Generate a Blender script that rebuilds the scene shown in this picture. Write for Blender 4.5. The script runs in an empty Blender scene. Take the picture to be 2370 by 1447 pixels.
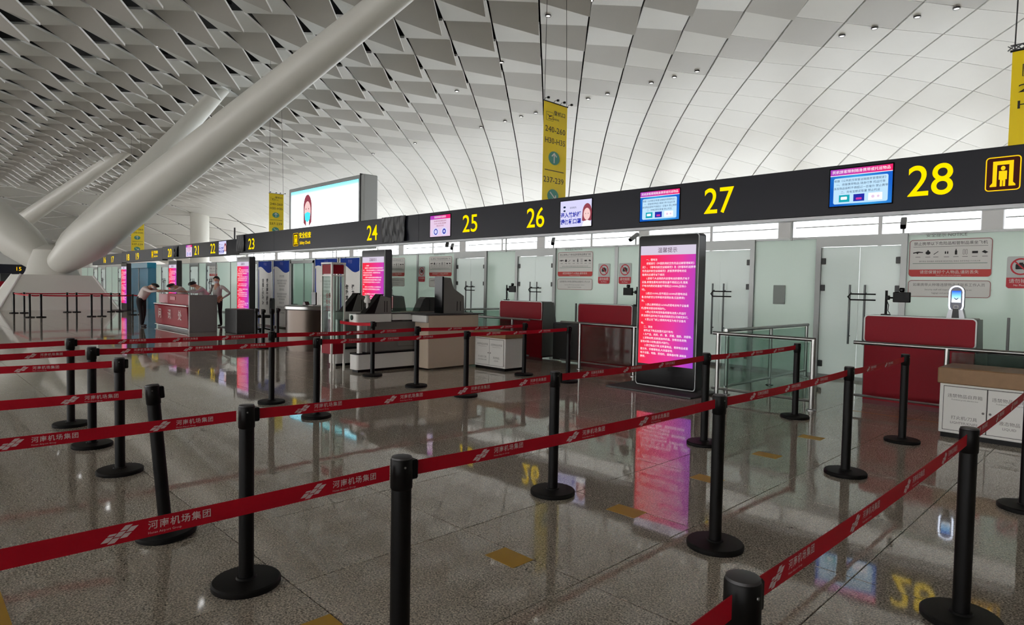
import bpy, math, random
from mathutils import Vector, Matrix
random.seed(7)
PI = math.pi
S = bpy.context.scene
COL = S.collection

# ------------------------------------------------------------------ camera
FPX, YAW, PITCH, ROLL, CAMZ = 1469.57, 0.793888, -0.0393847, 0.0187512, 1.5211
def cam_axes():
    fw = Vector((-math.sin(YAW)*math.cos(PITCH), math.cos(YAW)*math.cos(PITCH), math.sin(PITCH)))
    rt = Vector((math.cos(YAW), math.sin(YAW), 0)); up = rt.cross(fw)
    c, s = math.cos(ROLL), math.sin(ROLL)
    return rt*c+up*s, up*c-rt*s, fw
RT, UP, FW = cam_axes()
cd = bpy.data.cameras.new('camera'); cam = bpy.data.objects.new('camera', cd); COL.objects.link(cam)
cd.sensor_width = 36; cd.lens = 36*FPX/2370; cd.clip_start = .05; cd.clip_end = 600
m = Matrix.Identity(4)
for i in range(3):
    m[i][0], m[i][1], m[i][2] = RT[i], UP[i], -FW[i]
m[2][3] = CAMZ
cam.matrix_world = m
S.camera = cam
def proj(p):
    d = Vector(p)-Vector((0, 0, CAMZ)); z = d.dot(FW)
    if z < .05: return None
    return (1185+FPX*d.dot(RT)/z, 723.5-FPX*d.dot(UP)/z, z)

# ------------------------------------------------------------------ world and exposure
W = bpy.data.worlds.new('overcast_sky'); S.world = W; W.use_nodes = True
bg = W.node_tree.nodes['Background']; bg.inputs[0].default_value = (1, .993, .985, 1); bg.inputs[1].default_value = 3.0
S.view_settings.view_transform = 'Standard'; S.view_settings.look = 'None'
S.view_settings.gamma = 1; S.view_settings.use_curve_mapping = False
S.view_settings.exposure = 1.36
C = S.cycles; C.max_bounces = 6; C.diffuse_bounces = 3; C.glossy_bounces = 3; C.transmission_bounces = 4; C.transparent_max_bounces = 10
C.caustics_reflective = False; C.caustics_refractive = False; C.use_adaptive_sampling = True; C.use_light_tree = False; C.adaptive_threshold = .08; C.adaptive_min_samples = 16

# ------------------------------------------------------------------ helpers
def lin(c):
    return tuple(((v/255)/12.92 if v/255 <= .04045 else ((v/255+.055)/1.055)**2.4) for v in c)
MATS = {}
def mat(name, rgb, rough=.5, metal=0, spec=.5, emit=0, noise=None, alpha=None, trans=0, coat=0):
    if name in MATS: return MATS[name]
    m = bpy.data.materials.new(name); m.use_nodes = True; MATS[name] = m
    nt = m.node_tree; b = nt.nodes['Principled BSDF']
    c = lin(rgb)+(1,)
    b.inputs['Base Color'].default_value = c; b.inputs['Roughness'].default_value = rough
    b.inputs['Metallic'].default_value = metal; b.inputs['Specular IOR Level'].default_value = spec
    if coat: b.inputs['Coat Weight'].default_value = coat; b.inputs['Coat Roughness'].default_value = .05
    if emit:
        b.inputs['Emission Color'].default_value = c; b.inputs['Emission Strength'].default_value = emit
    if noise:
        sc, amt = noise
        tc = nt.nodes.new('ShaderNodeTexCoord'); n = nt.nodes.new('ShaderNodeTexNoise'); n.inputs['Scale'].default_value = sc
        n.inputs['Detail'].default_value = 4
        r = nt.nodes.new('ShaderNodeMapRange'); r.inputs[3].default_value = 1-amt; r.inputs[4].default_value = 1+amt
        mx = nt.nodes.new('ShaderNodeMix'); mx.data_type = 'RGBA'; mx.blend_type = 'MULTIPLY'; mx.inputs[0].default_value = 1
        mx.inputs[6].default_value = c
        nt.links.new(tc.outputs['Object'], n.inputs['Vector']); nt.links.new(n.outputs[0], r.inputs[0])
        nt.links.new(r.outputs[0], mx.inputs[7]); nt.links.new(mx.outputs[2], b.inputs['Base Color'])
    return m
def emis(name, rgb, strength):
    if name in MATS: return MATS[name]
    m = bpy.data.materials.new(name); m.use_nodes = True; MATS[name] = m
    nt = m.node_tree; nt.nodes.clear()
    e = nt.nodes.new('ShaderNodeEmission'); e.inputs[0].default_value = lin(rgb)+(1,); e.inputs[1].default_value = strength
    o = nt.nodes.new('ShaderNodeOutputMaterial'); nt.links.new(e.outputs[0], o.inputs[0])
    m.cycles.emission_sampling = 'NONE'; return m      # lettering and small pictures: found by reflection only, too many faces to sample
def grad_emis(name, stops, axis, lo, hi, strength, skew=0.0):
    """screen picture: a colour gradient across the object's own coordinates"""
    m = bpy.data.materials.new(name); m.use_nodes = True; MATS[name] = m
    nt = m.node_tree; nt.nodes.clear()
    tc = nt.nodes.new('ShaderNodeTexCoord'); sx = nt.nodes.new('ShaderNodeSeparateXYZ'); nt.links.new(tc.outputs['Object'], sx.inputs[0])
    mr = nt.nodes.new('ShaderNodeMapRange'); mr.inputs[1].default_value = lo; mr.inputs[2].default_value = hi
    if skew:
        mm = nt.nodes.new('ShaderNodeMath'); mm.operation = 'MULTIPLY_ADD'; mm.inputs[1].default_value = skew
        nt.links.new(sx.outputs[2], mm.inputs[0]); nt.links.new(sx.outputs[axis], mm.inputs[2]); nt.links.new(mm.outputs[0], mr.inputs[0])
    else: nt.links.new(sx.outputs[axis], mr.inputs[0])
    cr = nt.nodes.new('ShaderNodeValToRGB'); nt.links.new(mr.outputs[0], cr.inputs[0])
    el = cr.color_ramp.elements
    while len(el) < len(stops): el.new(.5)
    for e, (p, c) in zip(el, stops): e.position = p; e.color = lin(c)+(1,)
    e = nt.nodes.new('ShaderNodeEmission'); e.inputs[1].default_value = strength; nt.links.new(cr.outputs[0], e.inputs[0])
    o = nt.nodes.new('ShaderNodeOutputMaterial'); nt.links.new(e.outputs[0], o.inputs[0]); return m
def glass(name, tint, clear, rough=.02, body=None):
    m = bpy.data.materials.new(name); m.use_nodes = True; MATS[name] = m
    nt = m.node_tree; nt.nodes.clear()
    t = nt.nodes.new('ShaderNodeBsdfTransparent'); t.inputs[0].default_value = lin(tint)+(1,)
    d = nt.nodes.new('ShaderNodeBsdfPrincipled'); d.inputs['Base Color'].default_value = lin(body or tint)+(1,); d.inputs['Roughness'].default_value = rough
    mx = nt.nodes.new('ShaderNodeMixShader'); mx.inputs[0].default_value = 1-clear
    nt.links.new(t.outputs[0], mx.inputs[1]); nt.links.new(d.outputs[0], mx.inputs[2])
    o = nt.nodes.new('ShaderNodeOutputMaterial'); nt.links.new(mx.outputs[0], o.inputs[0]); return m
def frosted(name, rgb, transl):
    m = bpy.data.materials.new(name); m.use_nodes = True; MATS[name] = m
    nt = m.node_tree; nt.nodes.clear()
    t = nt.nodes.new('ShaderNodeBsdfTranslucent'); t.inputs[0].default_value = lin(rgb)+(1,)
    d = nt.nodes.new('ShaderNodeBsdfPrincipled'); d.inputs['Base Color'].default_value = lin(rgb)+(1,); d.inputs['Roughness'].default_value = .12
    mx = nt.nodes.new('ShaderNodeMixShader'); mx.inputs[0].default_value = transl
    nt.links.new(d.outputs[0], mx.inputs[1]); nt.links.new(t.outputs[0], mx.inputs[2])
    o = nt.nodes.new('ShaderNodeOutputMaterial'); nt.links.new(mx.outputs[0], o.inputs[0]); return m

class MB:
    """collects geometry for ONE mesh object"""
    def __init__(s): s.v = []; s.f = []; s.mi = []; s.cur = 0
    def face(s, pts):
        n = len(s.v); s.v += [tuple(p) for p in pts]; s.f.append(tuple(range(n, n+len(pts)))); s.mi.append(s.cur); return s
    def add(s, vs, fs, M=None):
        n = len(s.v); s.v += [tuple(M @ Vector(p)) if M else tuple(p) for p in vs]
        for f in fs: s.f.append(tuple(i+n for i in f)); s.mi.append(s.cur)
        return s
    def box(s, x0, x1, y0, y1, z0, z1, M=None):
        vs = [(x, y, z) for z in (z0, z1) for y in (y0, y1) for x in (x0, x1)]
        return s.add(vs, [(0, 2, 3, 1), (4, 5, 7, 6), (0, 1, 5, 4), (2, 6, 7, 3), (0, 4, 6, 2), (1, 3, 7, 5)], M)
    def bevbox(s, x0, x1, y0, y1, z0, z1, b=.01, M=None):
        vs = []; 
        for z, k in ((z0, 1), (z0+b, 0), (z1-b, 0), (z1, 1)):
            o = b if k else 0
            vs += [(x0+b, y0+o, z), (x1-b, y0+o, z), (x1-o, y0+b, z), (x1-o, y1-b, z), (x1-b, y1-o, z), (x0+b, y1-o, z), (x0+o, y1-b, z), (x0+o, y0+b, z)]
        fs = [tuple(range(7, -1, -1)), tuple(range(24, 32))]
        for l in range(3):
            for i in range(8):
                j = (i+1) % 8; fs.append((l*8+i, l*8+j, l*8+8+j, l*8+8+i))
        return s.add(vs, fs, M)
    def lathe(s, prof, n=24, M=None):
        vs = []; fs = []
        for r, z in prof:
            vs += [(r*math.cos(2*PI*i/n), r*math.sin(2*PI*i/n), z) for i in range(n)]
        for l in range(len(prof)-1):
            for i in range(n):
                j = (i+1) % n; fs.append((l*n+i, l*n+j, l*n+n+j, l*n+n+i))
        fs.append(tuple(range(n-1, -1, -1))); fs.append(tuple((len(prof)-1)*n+i for i in range(n)))
        return s.add(vs, fs, M)
    def tube(s, pts, rad, n=10, cap=True):
        pts = [Vector(p) for p in pts]; rads = rad if isinstance(rad, (list, tuple)) else [rad]*len(pts)
        vs = []; fs = []; ref = None
        for k, p in enumerate(pts):
            d = (pts[min(k+1, len(pts)-1)]-pts[max(k-1, 0)]).normalized()
            if ref is None: ref = Vector((0, 0, 1)) if abs(d.z) < .9 else Vector((1, 0, 0))
            u = d.cross(ref).normalized(); w = u.cross(d).normalized(); ref = w
            vs += [tuple(p+u*rads[k]*math.cos(2*PI*i/n)+w*rads[k]*math.sin(2*PI*i/n)) for i in range(n)]
        for l in range(len(pts)-1):
            for i in range(n):
                j = (i+1) % n; fs.append((l*n+i, l*n+j, l*n+n+j, l*n+n+i))
        if cap: fs.append(tuple(range(n-1, -1, -1))); fs.append(tuple((len(pts)-1)*n+i for i in range(n)))
        return s.add(vs, fs)
    def prism(s, poly, axis, a, b):
        """polygon (u,v) extruded along axis from a to b; axis 'x': (u,v)=(y,z), 'y': (x,z), 'z': (x,y)"""
        def P(u, v, w): return (w, u, v) if axis == 'x' else (u, w, v) if axis == 'y' else (u, v, w)
        n = len(poly); vs = [P(u, v, a) for u, v in poly]+[P(u, v, b) for u, v in poly]
        fs = [tuple(range(n-1, -1, -1)), tuple(range(n, 2*n))]+[(i, (i+1) % n, n+(i+1) % n, n+i) for i in range(n)]
        return s.add(vs, fs)
    def mesh(s, name, mats, smooth=False):
        me = bpy.data.meshes.new(name); me.from_pydata(s.v, [], s.f)
        for mm in (mats if isinstance(mats, (list, tuple)) else [mats]): me.materials.append(mm)
        if isinstance(mats, (list, tuple)): me.polygons.foreach_set('material_index', s.mi)
        import bmesh
        bm = bmesh.new(); bm.from_mesh(me); bmesh.ops.recalc_face_normals(bm, faces=bm.faces); bm.to_mesh(me); bm.free()
        if smooth:
            me.polygons.foreach_set('use_smooth', [True]*len(me.polygons)); me.set_sharp_from_angle(angle=.7)
        me.update(); return me
    def build(s, name, mats, parent=None, smooth=False, loc=None):
        return obj(name, s.mesh(name, mats, smooth), parent, loc)
def obj(name, me, parent=None, loc=None, rot=None):
    o = bpy.data.objects.new(name, me); COL.objects.link(o)
    if parent: o.parent = parent
    if loc: o.location = loc
    if rot: o.rotation_euler = rot
    return o
def tag(o, label, cat, group=None):
    o['label'] = label; o['category'] = cat
    if group: o['group'] = group
    return o
def thing(name, label, cat, loc=(0, 0, 0), rotz=0, group=None):
    o = bpy.data.objects.new(name, None); COL.objects.link(o); o.location = loc; o.rotation_euler = (0, 0, rotz)
    o.empty_display_size = .2
    return tag(o, label, cat, group)
def struct(o, label=None):
    o['kind'] = 'structure'
    if label: o['label'] = label
    return o
def copy_tree(o, parent=None):
    c = o.copy(); COL.objects.link(c); c.parent = parent
    for ch in list(o.children): copy_tree(ch, c)
    return c

# flat lettering as mesh data, cached
TXT = {}
def text_data(s, size, align='CENTER', bold=0, space=1.0, line=1.0, res=2):
    k = (s, size, align, bold, space, line, res)
    if k in TXT: return TXT[k]
    c = bpy.data.curves.new('lettering', 'FONT'); c.body = s; c.size = size; c.align_x = align; c.align_y = 'CENTER'
    c.resolution_u = res; c.offset = bold; c.space_character = space; c.space_line = line; c.fill_mode = 'FRONT'
    o = bpy.data.objects.new('lettering', c); COL.objects.link(o)
    dg = bpy.context.evaluated_depsgraph_get(); me = bpy.data.meshes.new_from_object(o.evaluated_get(dg))
    vs = [tuple(v.co) for v in me.vertices]; fs = [tuple(p.vertices) for p in me.polygons]
    bpy.data.objects.remove(o); bpy.data.curves.remove(c); bpy.data.meshes.remove(me)
    TXT[k] = (vs, fs); return TXT[k]
RX = {'front': Matrix(((1, 0, 0), (0, 0, -1), (0, 1, 0))),    # reads from the -Y side
      'right': Matrix(((0, 0, 1), (1, 0, 0), (0, 1, 0)))}     # reads from the +X side
def ink(mb, s, size, x, y, z, face='front', fit=None, **kw):
    """adds lettering to mb; fit=(w,h) stretches it to that box"""
    vs, fs = text_data(s, size, **kw)
    if not vs: return mb
    if fit:
        xs = [v[0] for v in vs]; ys = [v[1] for v in vs]
        x0, x1, y0, y1 = min(xs), max(xs), min(ys), max(ys)
        vs = [((v[0]-(x0+x1)/2)*fit[0]/(x1-x0), (v[1]-(y0+y1)/2)*fit[1]/(y1-y0), v[2]) for v in vs]
    R = RX[face]
    return mb.add([tuple(R @ Vector(v)+Vector((x, y, z))) for v in vs], fs)
def round_rect(x0, x1, z0, z1, r, n=5):
    p = []
    for cx, cz, a in ((x1-r, z1-r, 0), (x0+r, z1-r, 90), (x0+r, z0+r, 180), (x1-r, z0+r, 270)):
        p += [(cx+r*math.cos(math.radians(a+90*i/n)), cz+r*math.sin(math.radians(a+90*i/n))) for i in range(n+1)]
    return p
def ring_rect(mb, x0, x1, z0, z1, r, w, y):
    a = round_rect(x0, x1, z0, z1, r); b = round_rect(x0+w, x1-w, z0+w, z1-w, max(r-w, .001))
    n = len(a); k = len(mb.v); mb.v += [(u, y, v) for u, v in a]+[(u, y, v) for u, v in b]
    for i in range(n):
        j = (i+1) % n; mb.f.append((k+i, k+j, k+n+j, k+n+i)); mb.mi.append(mb.cur)
def flat(mb, poly, y):
    return mb.face([(u, y, v) for u, v in poly])
def disc(mb, cx, cz, r, y, n=20, ry=None):
    return flat(mb, [(cx+r*math.cos(2*PI*i/n), cz+(ry or r)*math.sin(2*PI*i/n)) for i in range(n)], y)
def annulus(mb, cx, cz, r0, r1, y, n=24):
    k = len(mb.v)
    for r in (r1, r0): mb.v += [(cx+r*math.cos(2*PI*i/n), y, cz+r*math.sin(2*PI*i/n)) for i in range(n)]
    for i in range(n):
        j = (i+1) % n; mb.f.append((k+i, k+j, k+n+j, k+n+i)); mb.mi.append(mb.cur)

# ------------------------------------------------------------------ materials
black_plastic = mat('black_powder_coat', (7, 6, 6), .45, spec=.18)
black_base = mat('black_base_cover', (12, 11, 11), .55, spec=.2)
cap_grey = mat('cap_grey', (52, 50, 52), .45)
belt_red = mat('belt_red', (184, 12, 36), .6, spec=.2, noise=(60, .08))
print_white = mat('belt_print_white', (214, 190, 192), .6)
white_paint = mat('white_paint', (226, 224, 218), .35)
white_lacquer = mat('white_lacquer', (225, 224, 220), .3)
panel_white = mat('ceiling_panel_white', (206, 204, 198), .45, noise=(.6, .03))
panel_shaded = mat('ceiling_panel_shaded', (180, 177, 171), .45, noise=(.6, .03))  # same panels; shade on the tipped ones put into the colour
panel_edge = mat('ceiling_panel_edge', (244, 243, 240), .35)  # whiter than the faces: window light on panel edges put into the colour
void_dark = mat('roof_void_dark', (26, 26, 27), .9)
steel = mat('brushed_steel', (150, 150, 148), .3, metal=1)
alu = mat('aluminium_frame', (150, 152, 150), .42, metal=.6)
gantry_dark = mat('gantry_charcoal', (25, 26, 36), .4, spec=.25)
counter_red = mat('counter_red', (140, 14, 32), .45, spec=.15)
counter_grey = mat('counter_grey', (98, 100, 98), .4)
dark_grey = mat('dark_grey_metal', (58, 58, 58), .45)
mid_grey = mat('mid_grey_shell', (118, 116, 112), .45)
black_gloss = mat('black_gloss', (6, 6, 8), .12, spec=.15)
black_cloth = mat('black_sheet', (22, 22, 25), .42)
wood = mat('wood_board', (150, 116, 82), .5, noise=(14, .18))
beige = mat('beige_laminate', (206, 188, 168), .45)
ink_black = mat('ink_black', (38, 36, 36), .7)
ink_grey = mat('ink_grey', (120, 118, 116), .7)
ink_red = mat('ink_red', (206, 70, 66), .6)
ink_green = mat('ink_green', (70, 120, 96), .6)
paper_white = mat('sign_white', (225, 223, 218), .5)
banner_teal = mat('banner_teal', (70, 150, 130), .6)
tape_yellow = mat('tape_yellow', (206, 160, 40), .5)
yellow_led = emis('led_yellow', (255, 214, 0), .5)
led_white = emis('led_white', (255, 246, 252), .46)
led_amber = emis('led_amber', (255, 196, 20), .5)
led_brown = emis('led_dark_brown', (70, 36, 30), .3)
blue_board = mat('board_blue', (16, 56, 150), .6, spec=.1)
banner_yellow = frosted('banner_yellow', (255, 236, 70), .5)
glass_rail = glass('rail_glass', (226, 238, 233), .86, .03, (110, 124, 118))
glass_window = glass('window_glass', (245, 248, 250), .93)
frost_panel = frosted('frosted_glass', (228, 239, 232), .6)
frost_door = frosted('frosted_door_glass', (240, 246, 243), .65)
glass_blue = glass('blue_glass', (120, 185, 215), .45, .1)

def granite():
    m = bpy.data.materials.new('polished_granite'); m.use_nodes = True; nt = m.node_tree; b = nt.nodes['Principled BSDF']
    tc = nt.nodes.new('ShaderNodeTexCoord'); geo = nt.nodes.new('ShaderNodeNewGeometry')
    n1 = nt.nodes.new('ShaderNodeTexNoise'); n1.inputs['Scale'].default_value = 105; n1.inputs['Detail'].default_value = 3; n1.inputs['Roughness'].default_value = .7
    v = nt.nodes.new('ShaderNodeTexVoronoi'); v.inputs['Scale'].default_value = 130
    n2 = nt.nodes.new('ShaderNodeTexNoise'); n2.inputs['Scale'].default_value = 1.1; n2.inputs['Detail'].default_value = 2
    for n in (n1, v, n2): nt.links.new(geo.outputs['Position'], n.inputs['Vector'])
    cr = nt.nodes.new('ShaderNodeValToRGB'); nt.links.new(n1.outputs[0], cr.inputs[0])
    el = cr.color_ramp.elements; el[0].position = .36; el[0].color = lin((84, 78, 71))+(1,); el[1].position = .62; el[1].color = lin((250, 238, 220))+(1,)
    cr2 = nt.nodes.new('ShaderNodeValToRGB'); nt.links.new(v.outputs['Color'], cr2.inputs[0])
    e2 = cr2.color_ramp.elements; e2[0].position = .15; e2[0].color = (.35, .34, .33, 1); e2[1].position = .55; e2[1].color = (1, 1, 1, 1)
    mx = nt.nodes.new('ShaderNodeMix'); mx.data_type = 'RGBA'; mx.blend_type = 'MULTIPLY'; mx.inputs[0].default_value = .7
    nt.links.new(cr.outputs[0], mx.inputs[6]); nt.links.new(cr2.outputs[0], mx.inputs[7])
    mr = nt.nodes.new('ShaderNodeMapRange'); mr.inputs[3].default_value = .86; mr.inputs[4].default_value = 1.12; nt.links.new(n2.outputs[0], mr.inputs[0])
    oi = nt.nodes.new('ShaderNodeObjectInfo')
    m2 = nt.nodes.new('ShaderNodeMix'); m2.data_type = 'RGBA'; m2.blend_type = 'MULTIPLY'; m2.inputs[0].default_value = 1
    nt.links.new(mx.outputs[2], m2.inputs[6]); nt.links.new(mr.outputs[0], m2.inputs[7]); nt.links.new(m2.outputs[2], b.inputs['Base Color'])
    b.inputs['Roughness'].default_value = .045; b.inputs['IOR'].default_value = 1.6
    nb = nt.nodes.new('ShaderNodeTexNoise'); nb.inputs['Scale'].default_value = 2.2; nt.links.new(geo.outputs['Position'], nb.inputs['Vector'])
    bp = nt.nodes.new('ShaderNodeBump'); bp.inputs['Strength'].default_value = .014; bp.inputs['Distance'].default_value = .05
    nt.links.new(nb.outputs[0], bp.inputs['Height']); nt.links.new(bp.outputs[0], b.inputs['Normal'])
    return m
granite_m = granite()

# ------------------------------------------------------------------ floor of granite tiles
XMIN, XMAX, YMIN, YMAX = -150, 26, -34, 47.5
TX, TY = .955, 1.115
fl = MB().box(XMIN, XMAX, YMIN, YMAX, -.25, -.008).build('floor', mat('floor_joint', (48, 44, 40), .6))
struct(fl)
tiles = []
nx0, nx1 = int((XMIN+1.09)//TX)+1, int((XMAX+1.09)//TX)-1
ny0, ny1 = int((YMIN-2.553)//TY)+1, int((YMAX-2.553)//TY)-1
near = []
for i in range(nx0, nx1):
    for j in range(ny0, ny1):
        x0, y0 = -1.09+i*TX, 2.553+j*TY
        p = proj((x0+TX/2, y0+TY/2, 0))
        if p and -150 < p[0] < 2520 and p[1] < 1560 and y0 < 12: near.append((p[2], i, j))
near.sort(); pick = set((i, j) for _, i, j in near[:300])
tile_me = MB().bevbox(.002, TX-.002, .002, TY-.002, -.02, 0, .0025).mesh('tile', granite_m)
rest = MB()
# distant joints are narrower than a pixel: long strips of tiles, three courses beyond the built ones stay single
for i in range(nx0, nx1):
    for j in range(ny0, ny1):
        x0, y0 = -1.09+i*TX, 2.553+j*TY
        if (i, j) in pick: obj('tile', tile_me, fl, (x0, y0, 0))
        else: rest.face([(x0+.002, y0+.002, 0), (x0+TX-.002, y0+.002, 0), (x0+TX-.002, y0+TY-.002, 0), (x0+.002, y0+TY-.002, 0)])
r = rest.build('tile_field', granite_m, fl); r['kind'] = 'stuff'

# ------------------------------------------------------------------ ceiling of diagonal panels
Y0, HX, HY, XR = 30.0, 1.415, 1.575, -8.17
PROF = [(-9, .3835), (.70, .3850), (.79, .3850), (.8425, .3835), (.895, .3795), (.9475, .3735), (1, .3675), (1.0525, .3635), (1.105, .3585), (1.1575, .3525), (1.21, .344), (1.2625, .333),
        (1.315, .318), (1.3675, .303), (1.42, .2875), (1.4725, .268), (1.525, .245), (1.5775, .215), (1.7, .13)]
def zc(x, y):
    u = y/Y0
    for (a, p), (b, q) in zip(PROF, PROF[1:]):
        if a <= u <= b: z = p+(q-p)*(u-a)/(b-a); break
    else: z = PROF[-1][1]
    z = CAMZ+z*Y0
    if x < -96: z -= 5.5*min(1, ((-96-x)/42))**1.8
    if y < -18: z -= ((-18-y)/16)**2*1.5
    return z
def vert(i, j, n=1):
    return XR+(i-j)*HX*n, Y0+(i+j)*HY*n
def drop(row):
    return 0 if row >= 0 else min(.85, .085*(-row))
def panel_mb(mb, i, j, n=1, thick=.11):
    """one ceiling panel; every second one is tipped about a diagonal, by more the deeper into the hall"""
    c = [vert(i, j, n), vert(i+1, j, n), vert(i+1, j+1, n), vert(i, j+1, n)]
    d = [0, 0, 0, 0]
    if n == 1 and c[0][0] > -97:
        if (i+j) % 2 == 0: d[2] = drop(i+j+2); d[0] = -.35*d[2]
    ga, gb = (.018, .008) if n == 1 else (.03, .03)     # gap along the long seams, along the cross seams
    uv = [(ga, gb), (.5, gb), (1-ga, gb), (1-ga, .5), (1-ga, 1-gb), (.5, 1-gb), (ga, 1-gb), (ga, .5), (.5, .5)]
    bot = []
    for u, v in uv:
        w = [(1-u)*(1-v), u*(1-v), u*v, (1-u)*v]
        x = sum(w[k]*c[k][0] for k in range(4)); y = sum(w[k]*c[k][1] for k in range(4))
        bot.append((x, y, zc(x, y)+(.1 if n > 1 else 0)-sum(w[k]*d[k] for k in range(4))))
    top = [(x, y, z+thick) for x, y, z in bot[:8]]
    vs = bot+top
    fs = [(0, 1, 8, 7), (1, 2, 3, 8), (8, 3, 4, 5), (7, 8, 5, 6), (9, 16, 15, 14, 13, 12, 11, 10)]+[(k, (k+1) % 8, 9+(k+1) % 8, 9+k) for k in range(8)]
    cx, cy = sum(p[0] for p in c)/4, sum(p[1] for p in c)/4
    return vs, fs, cx, cy
deck = MB()
for (a, b) in ((YMIN, 11.2), (11.75, 24), (24, 31), (31, 38), (38, 44), (44, YMAX)):
    za, zb = zc(0, a)+2.3 if a < 30 else zc(0, a)+1.0, zc(0, b)+2.3 if b < 30 else zc(0, b)+1.0
    deck.add([(XMIN, a, za), (XMAX, a, za), (XMAX, b, zb), (XMIN, b, zb), (XMIN, a, za+.2), (XMAX, a, za+.2), (XMAX, b, zb+.2), (XMIN, b, zb+.2)],
             [(0, 1, 2, 3), (7, 6, 5, 4), (0, 4, 5, 1), (1, 5, 6, 2), (2, 6, 7, 3), (3, 7, 4, 0)])
for k in range(58):                                     # purlins crossing the narrow rooflight
    deck.box(-3-2.5*k-.35, -3-2.5*k+.35, 11.1, 12.3, 15.2, 15.5)
deck.box(XMIN, -90, 11.0, 12.4, 15.2, 15.5)
ceil = struct(deck.build('ceiling', void_dark))
cells = []
for i in range(-110, 60):
    for j in range(-70, 110):
        k = i+j; x, y = XR+(i-j)*HX, Y0+(k+1)*HY
        if -98 < x < XMAX-1 and YMIN+2 < y < 46.8: cells.append((i, j))
ranked = []
for (i, j) in cells:
    x, y = XR+(i-j)*HX, Y0+(i+j+1)*HY
    p = proj((x, y, zc(x, y)))
    if p and -60 < p[0] < 2430 and -50 < p[1] < 560: ranked.append((p[2], i, j))
ranked.sort(); pick = set((i, j) for _, i, j in ranked[:300])
fields = {0: MB(), 1: MB()}
for (i, j) in cells:
    vs, fs, cx, cy = panel_mb(None, i, j)
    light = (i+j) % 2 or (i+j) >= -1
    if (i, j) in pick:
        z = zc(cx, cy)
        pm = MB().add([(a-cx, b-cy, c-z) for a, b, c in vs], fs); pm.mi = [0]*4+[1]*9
        pm.build('ceiling_panel', [panel_white if light else panel_shaded, panel_edge], ceil, smooth=True, loc=(cx, cy, z))
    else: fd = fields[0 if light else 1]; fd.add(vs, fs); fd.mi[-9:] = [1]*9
for k, mm in ((0, panel_white), (1, panel_shaded)):
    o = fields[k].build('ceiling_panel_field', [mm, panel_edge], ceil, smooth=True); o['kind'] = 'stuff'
far = MB()
for i in range(-60, 30):
    for j in range(-40, 70):
        x, y = XR+(i-j)*HX*3, Y0+(i+j+1)*HY*3
        if XMIN+4 < x <= -93.5 and YMIN+4 < y < 46:
            vs, fs, _, _ = panel_mb(None, i, j, 3); far.add(vs, fs)
o = far.build('far_ceiling_panel', panel_white, ceil, smooth=True); o['kind'] = 'stuff'

# recessed downlights
dl_ring = MB().lathe([(.09, .02), (.09, -.03), (.13, -.03), (.13, .02)], 16).mesh('trim_ring', cap_grey)
dl_lens = MB().lathe([(.088, .0), (.088, -.012)], 16).mesh('lens', emis('downlight_lens', (255, 250, 240), 2.2))
lights = [(-5.91, 29.5), (-7.2, 29.4), (-8.75, 29.45), (-10.0, 29.4), (-16.8, 29.3), (-18.1, 29.3), (-19.5, 29.3), (-22.4, 29.3), (-23.8, 29.3), (-28.1, 29.4), (-29.4, 29.4), (-31, 29.5),
          (-15.1, 20.4), (-16.4, 20.2), (-18.6, 20.1), (-20.0, 20.0), (-24.1, 22.6), (-29.5, 24.1), (-33.4, 29.5), (-41, 29.4), (-47, 29.4)]
ORDW = ['first', 'second', 'third', 'fourth', 'fifth', 'sixth', 'seventh', 'eighth', 'ninth', 'tenth', 'eleventh', 'twelfth', 'thirteenth', 'fourteenth', 'fifteenth', 'sixteenth', 'seventeenth']
cnt = {0: 0, 1: 0}
for (x, y) in sorted(lights, reverse=True):
    k = 1 if y < 26 else 0; w = ORDW[cnt[k]]; cnt[k] += 1
    o = thing('downlight', 'round recessed downlight, %s from the right in the %s row' % (w, ('lower', 'upper')[k]), 'downlight', (x, y, zc(x, y)-.02), 0, 'recessed ceiling downlights')
    obj('trim_ring', dl_ring, o); obj('lens', dl_lens, o)

# ------------------------------------------------------------------ outer walls: window wall behind the security lanes, landside front, hall ends
frame_white = mat('window_frame_white', (205, 206, 210), .5)
wall_m = mat('wall_plaster', (214, 212, 206), .6)
ww = MB().box(XMIN, XMAX, 46.9, 47.3, -.2, 1.2).box(XMIN, XMAX, 46.9, 47.3, 8.0, 9.2)
wall_back = struct(ww.build('wall_back', wall_m))
x = 17.15; n = 0
mull = MB().box(-.12, .12, -.1, .1, 0, 6.8).mesh('mullion', frame_white)
wpier = MB().bevbox(-.56, .56, -.35, .35, 0, 6.9, .05).mesh('pier', frame_white)
wrail = MB().box(0, 11, -.04, .04, -.04, .04).mesh('glazing_bar', alu)
wpane = MB().box(0, 11, -.01, .01, 0, 6.8).mesh('pane', glass_window)
while x > -148:
    obj('pier', wpier, wall_back, (x, 46.8, 1.2))
    if x-12.1 > -150:
        for k in (0,):
            obj('mullion', mull, wall_back, (x-6.05, 47.0, 1.2))
        for z in (3.2, 4.7, 6.2): obj('glazing_bar', wrail, wall_back, (x-11.55, 47.0, z))
        obj('pane', wpane, wall_back, (x-11.55, 47.1, 1.2))
    x -= 12.1; n += 1
we = MB().box(XMIN, XMIN+.4, YMIN, YMAX, -.2, 17)
wall_end = struct(we.build('wall_end', wall_m))
wf = MB().box(XMIN, XMAX, YMIN-.3, YMIN, -.2, .4).box(XMIN, XMAX, YMIN-.3, YMIN, 5.8, 16)  # unseen wall; its low opening is shaped to send sky light onto the ceiling
wall_front = struct(wf.build('wall_front', wall_m))
fm = MB().box(-.15, .15, -.2, .2, 0, 5.4).mesh('mullion', frame_white)
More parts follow.
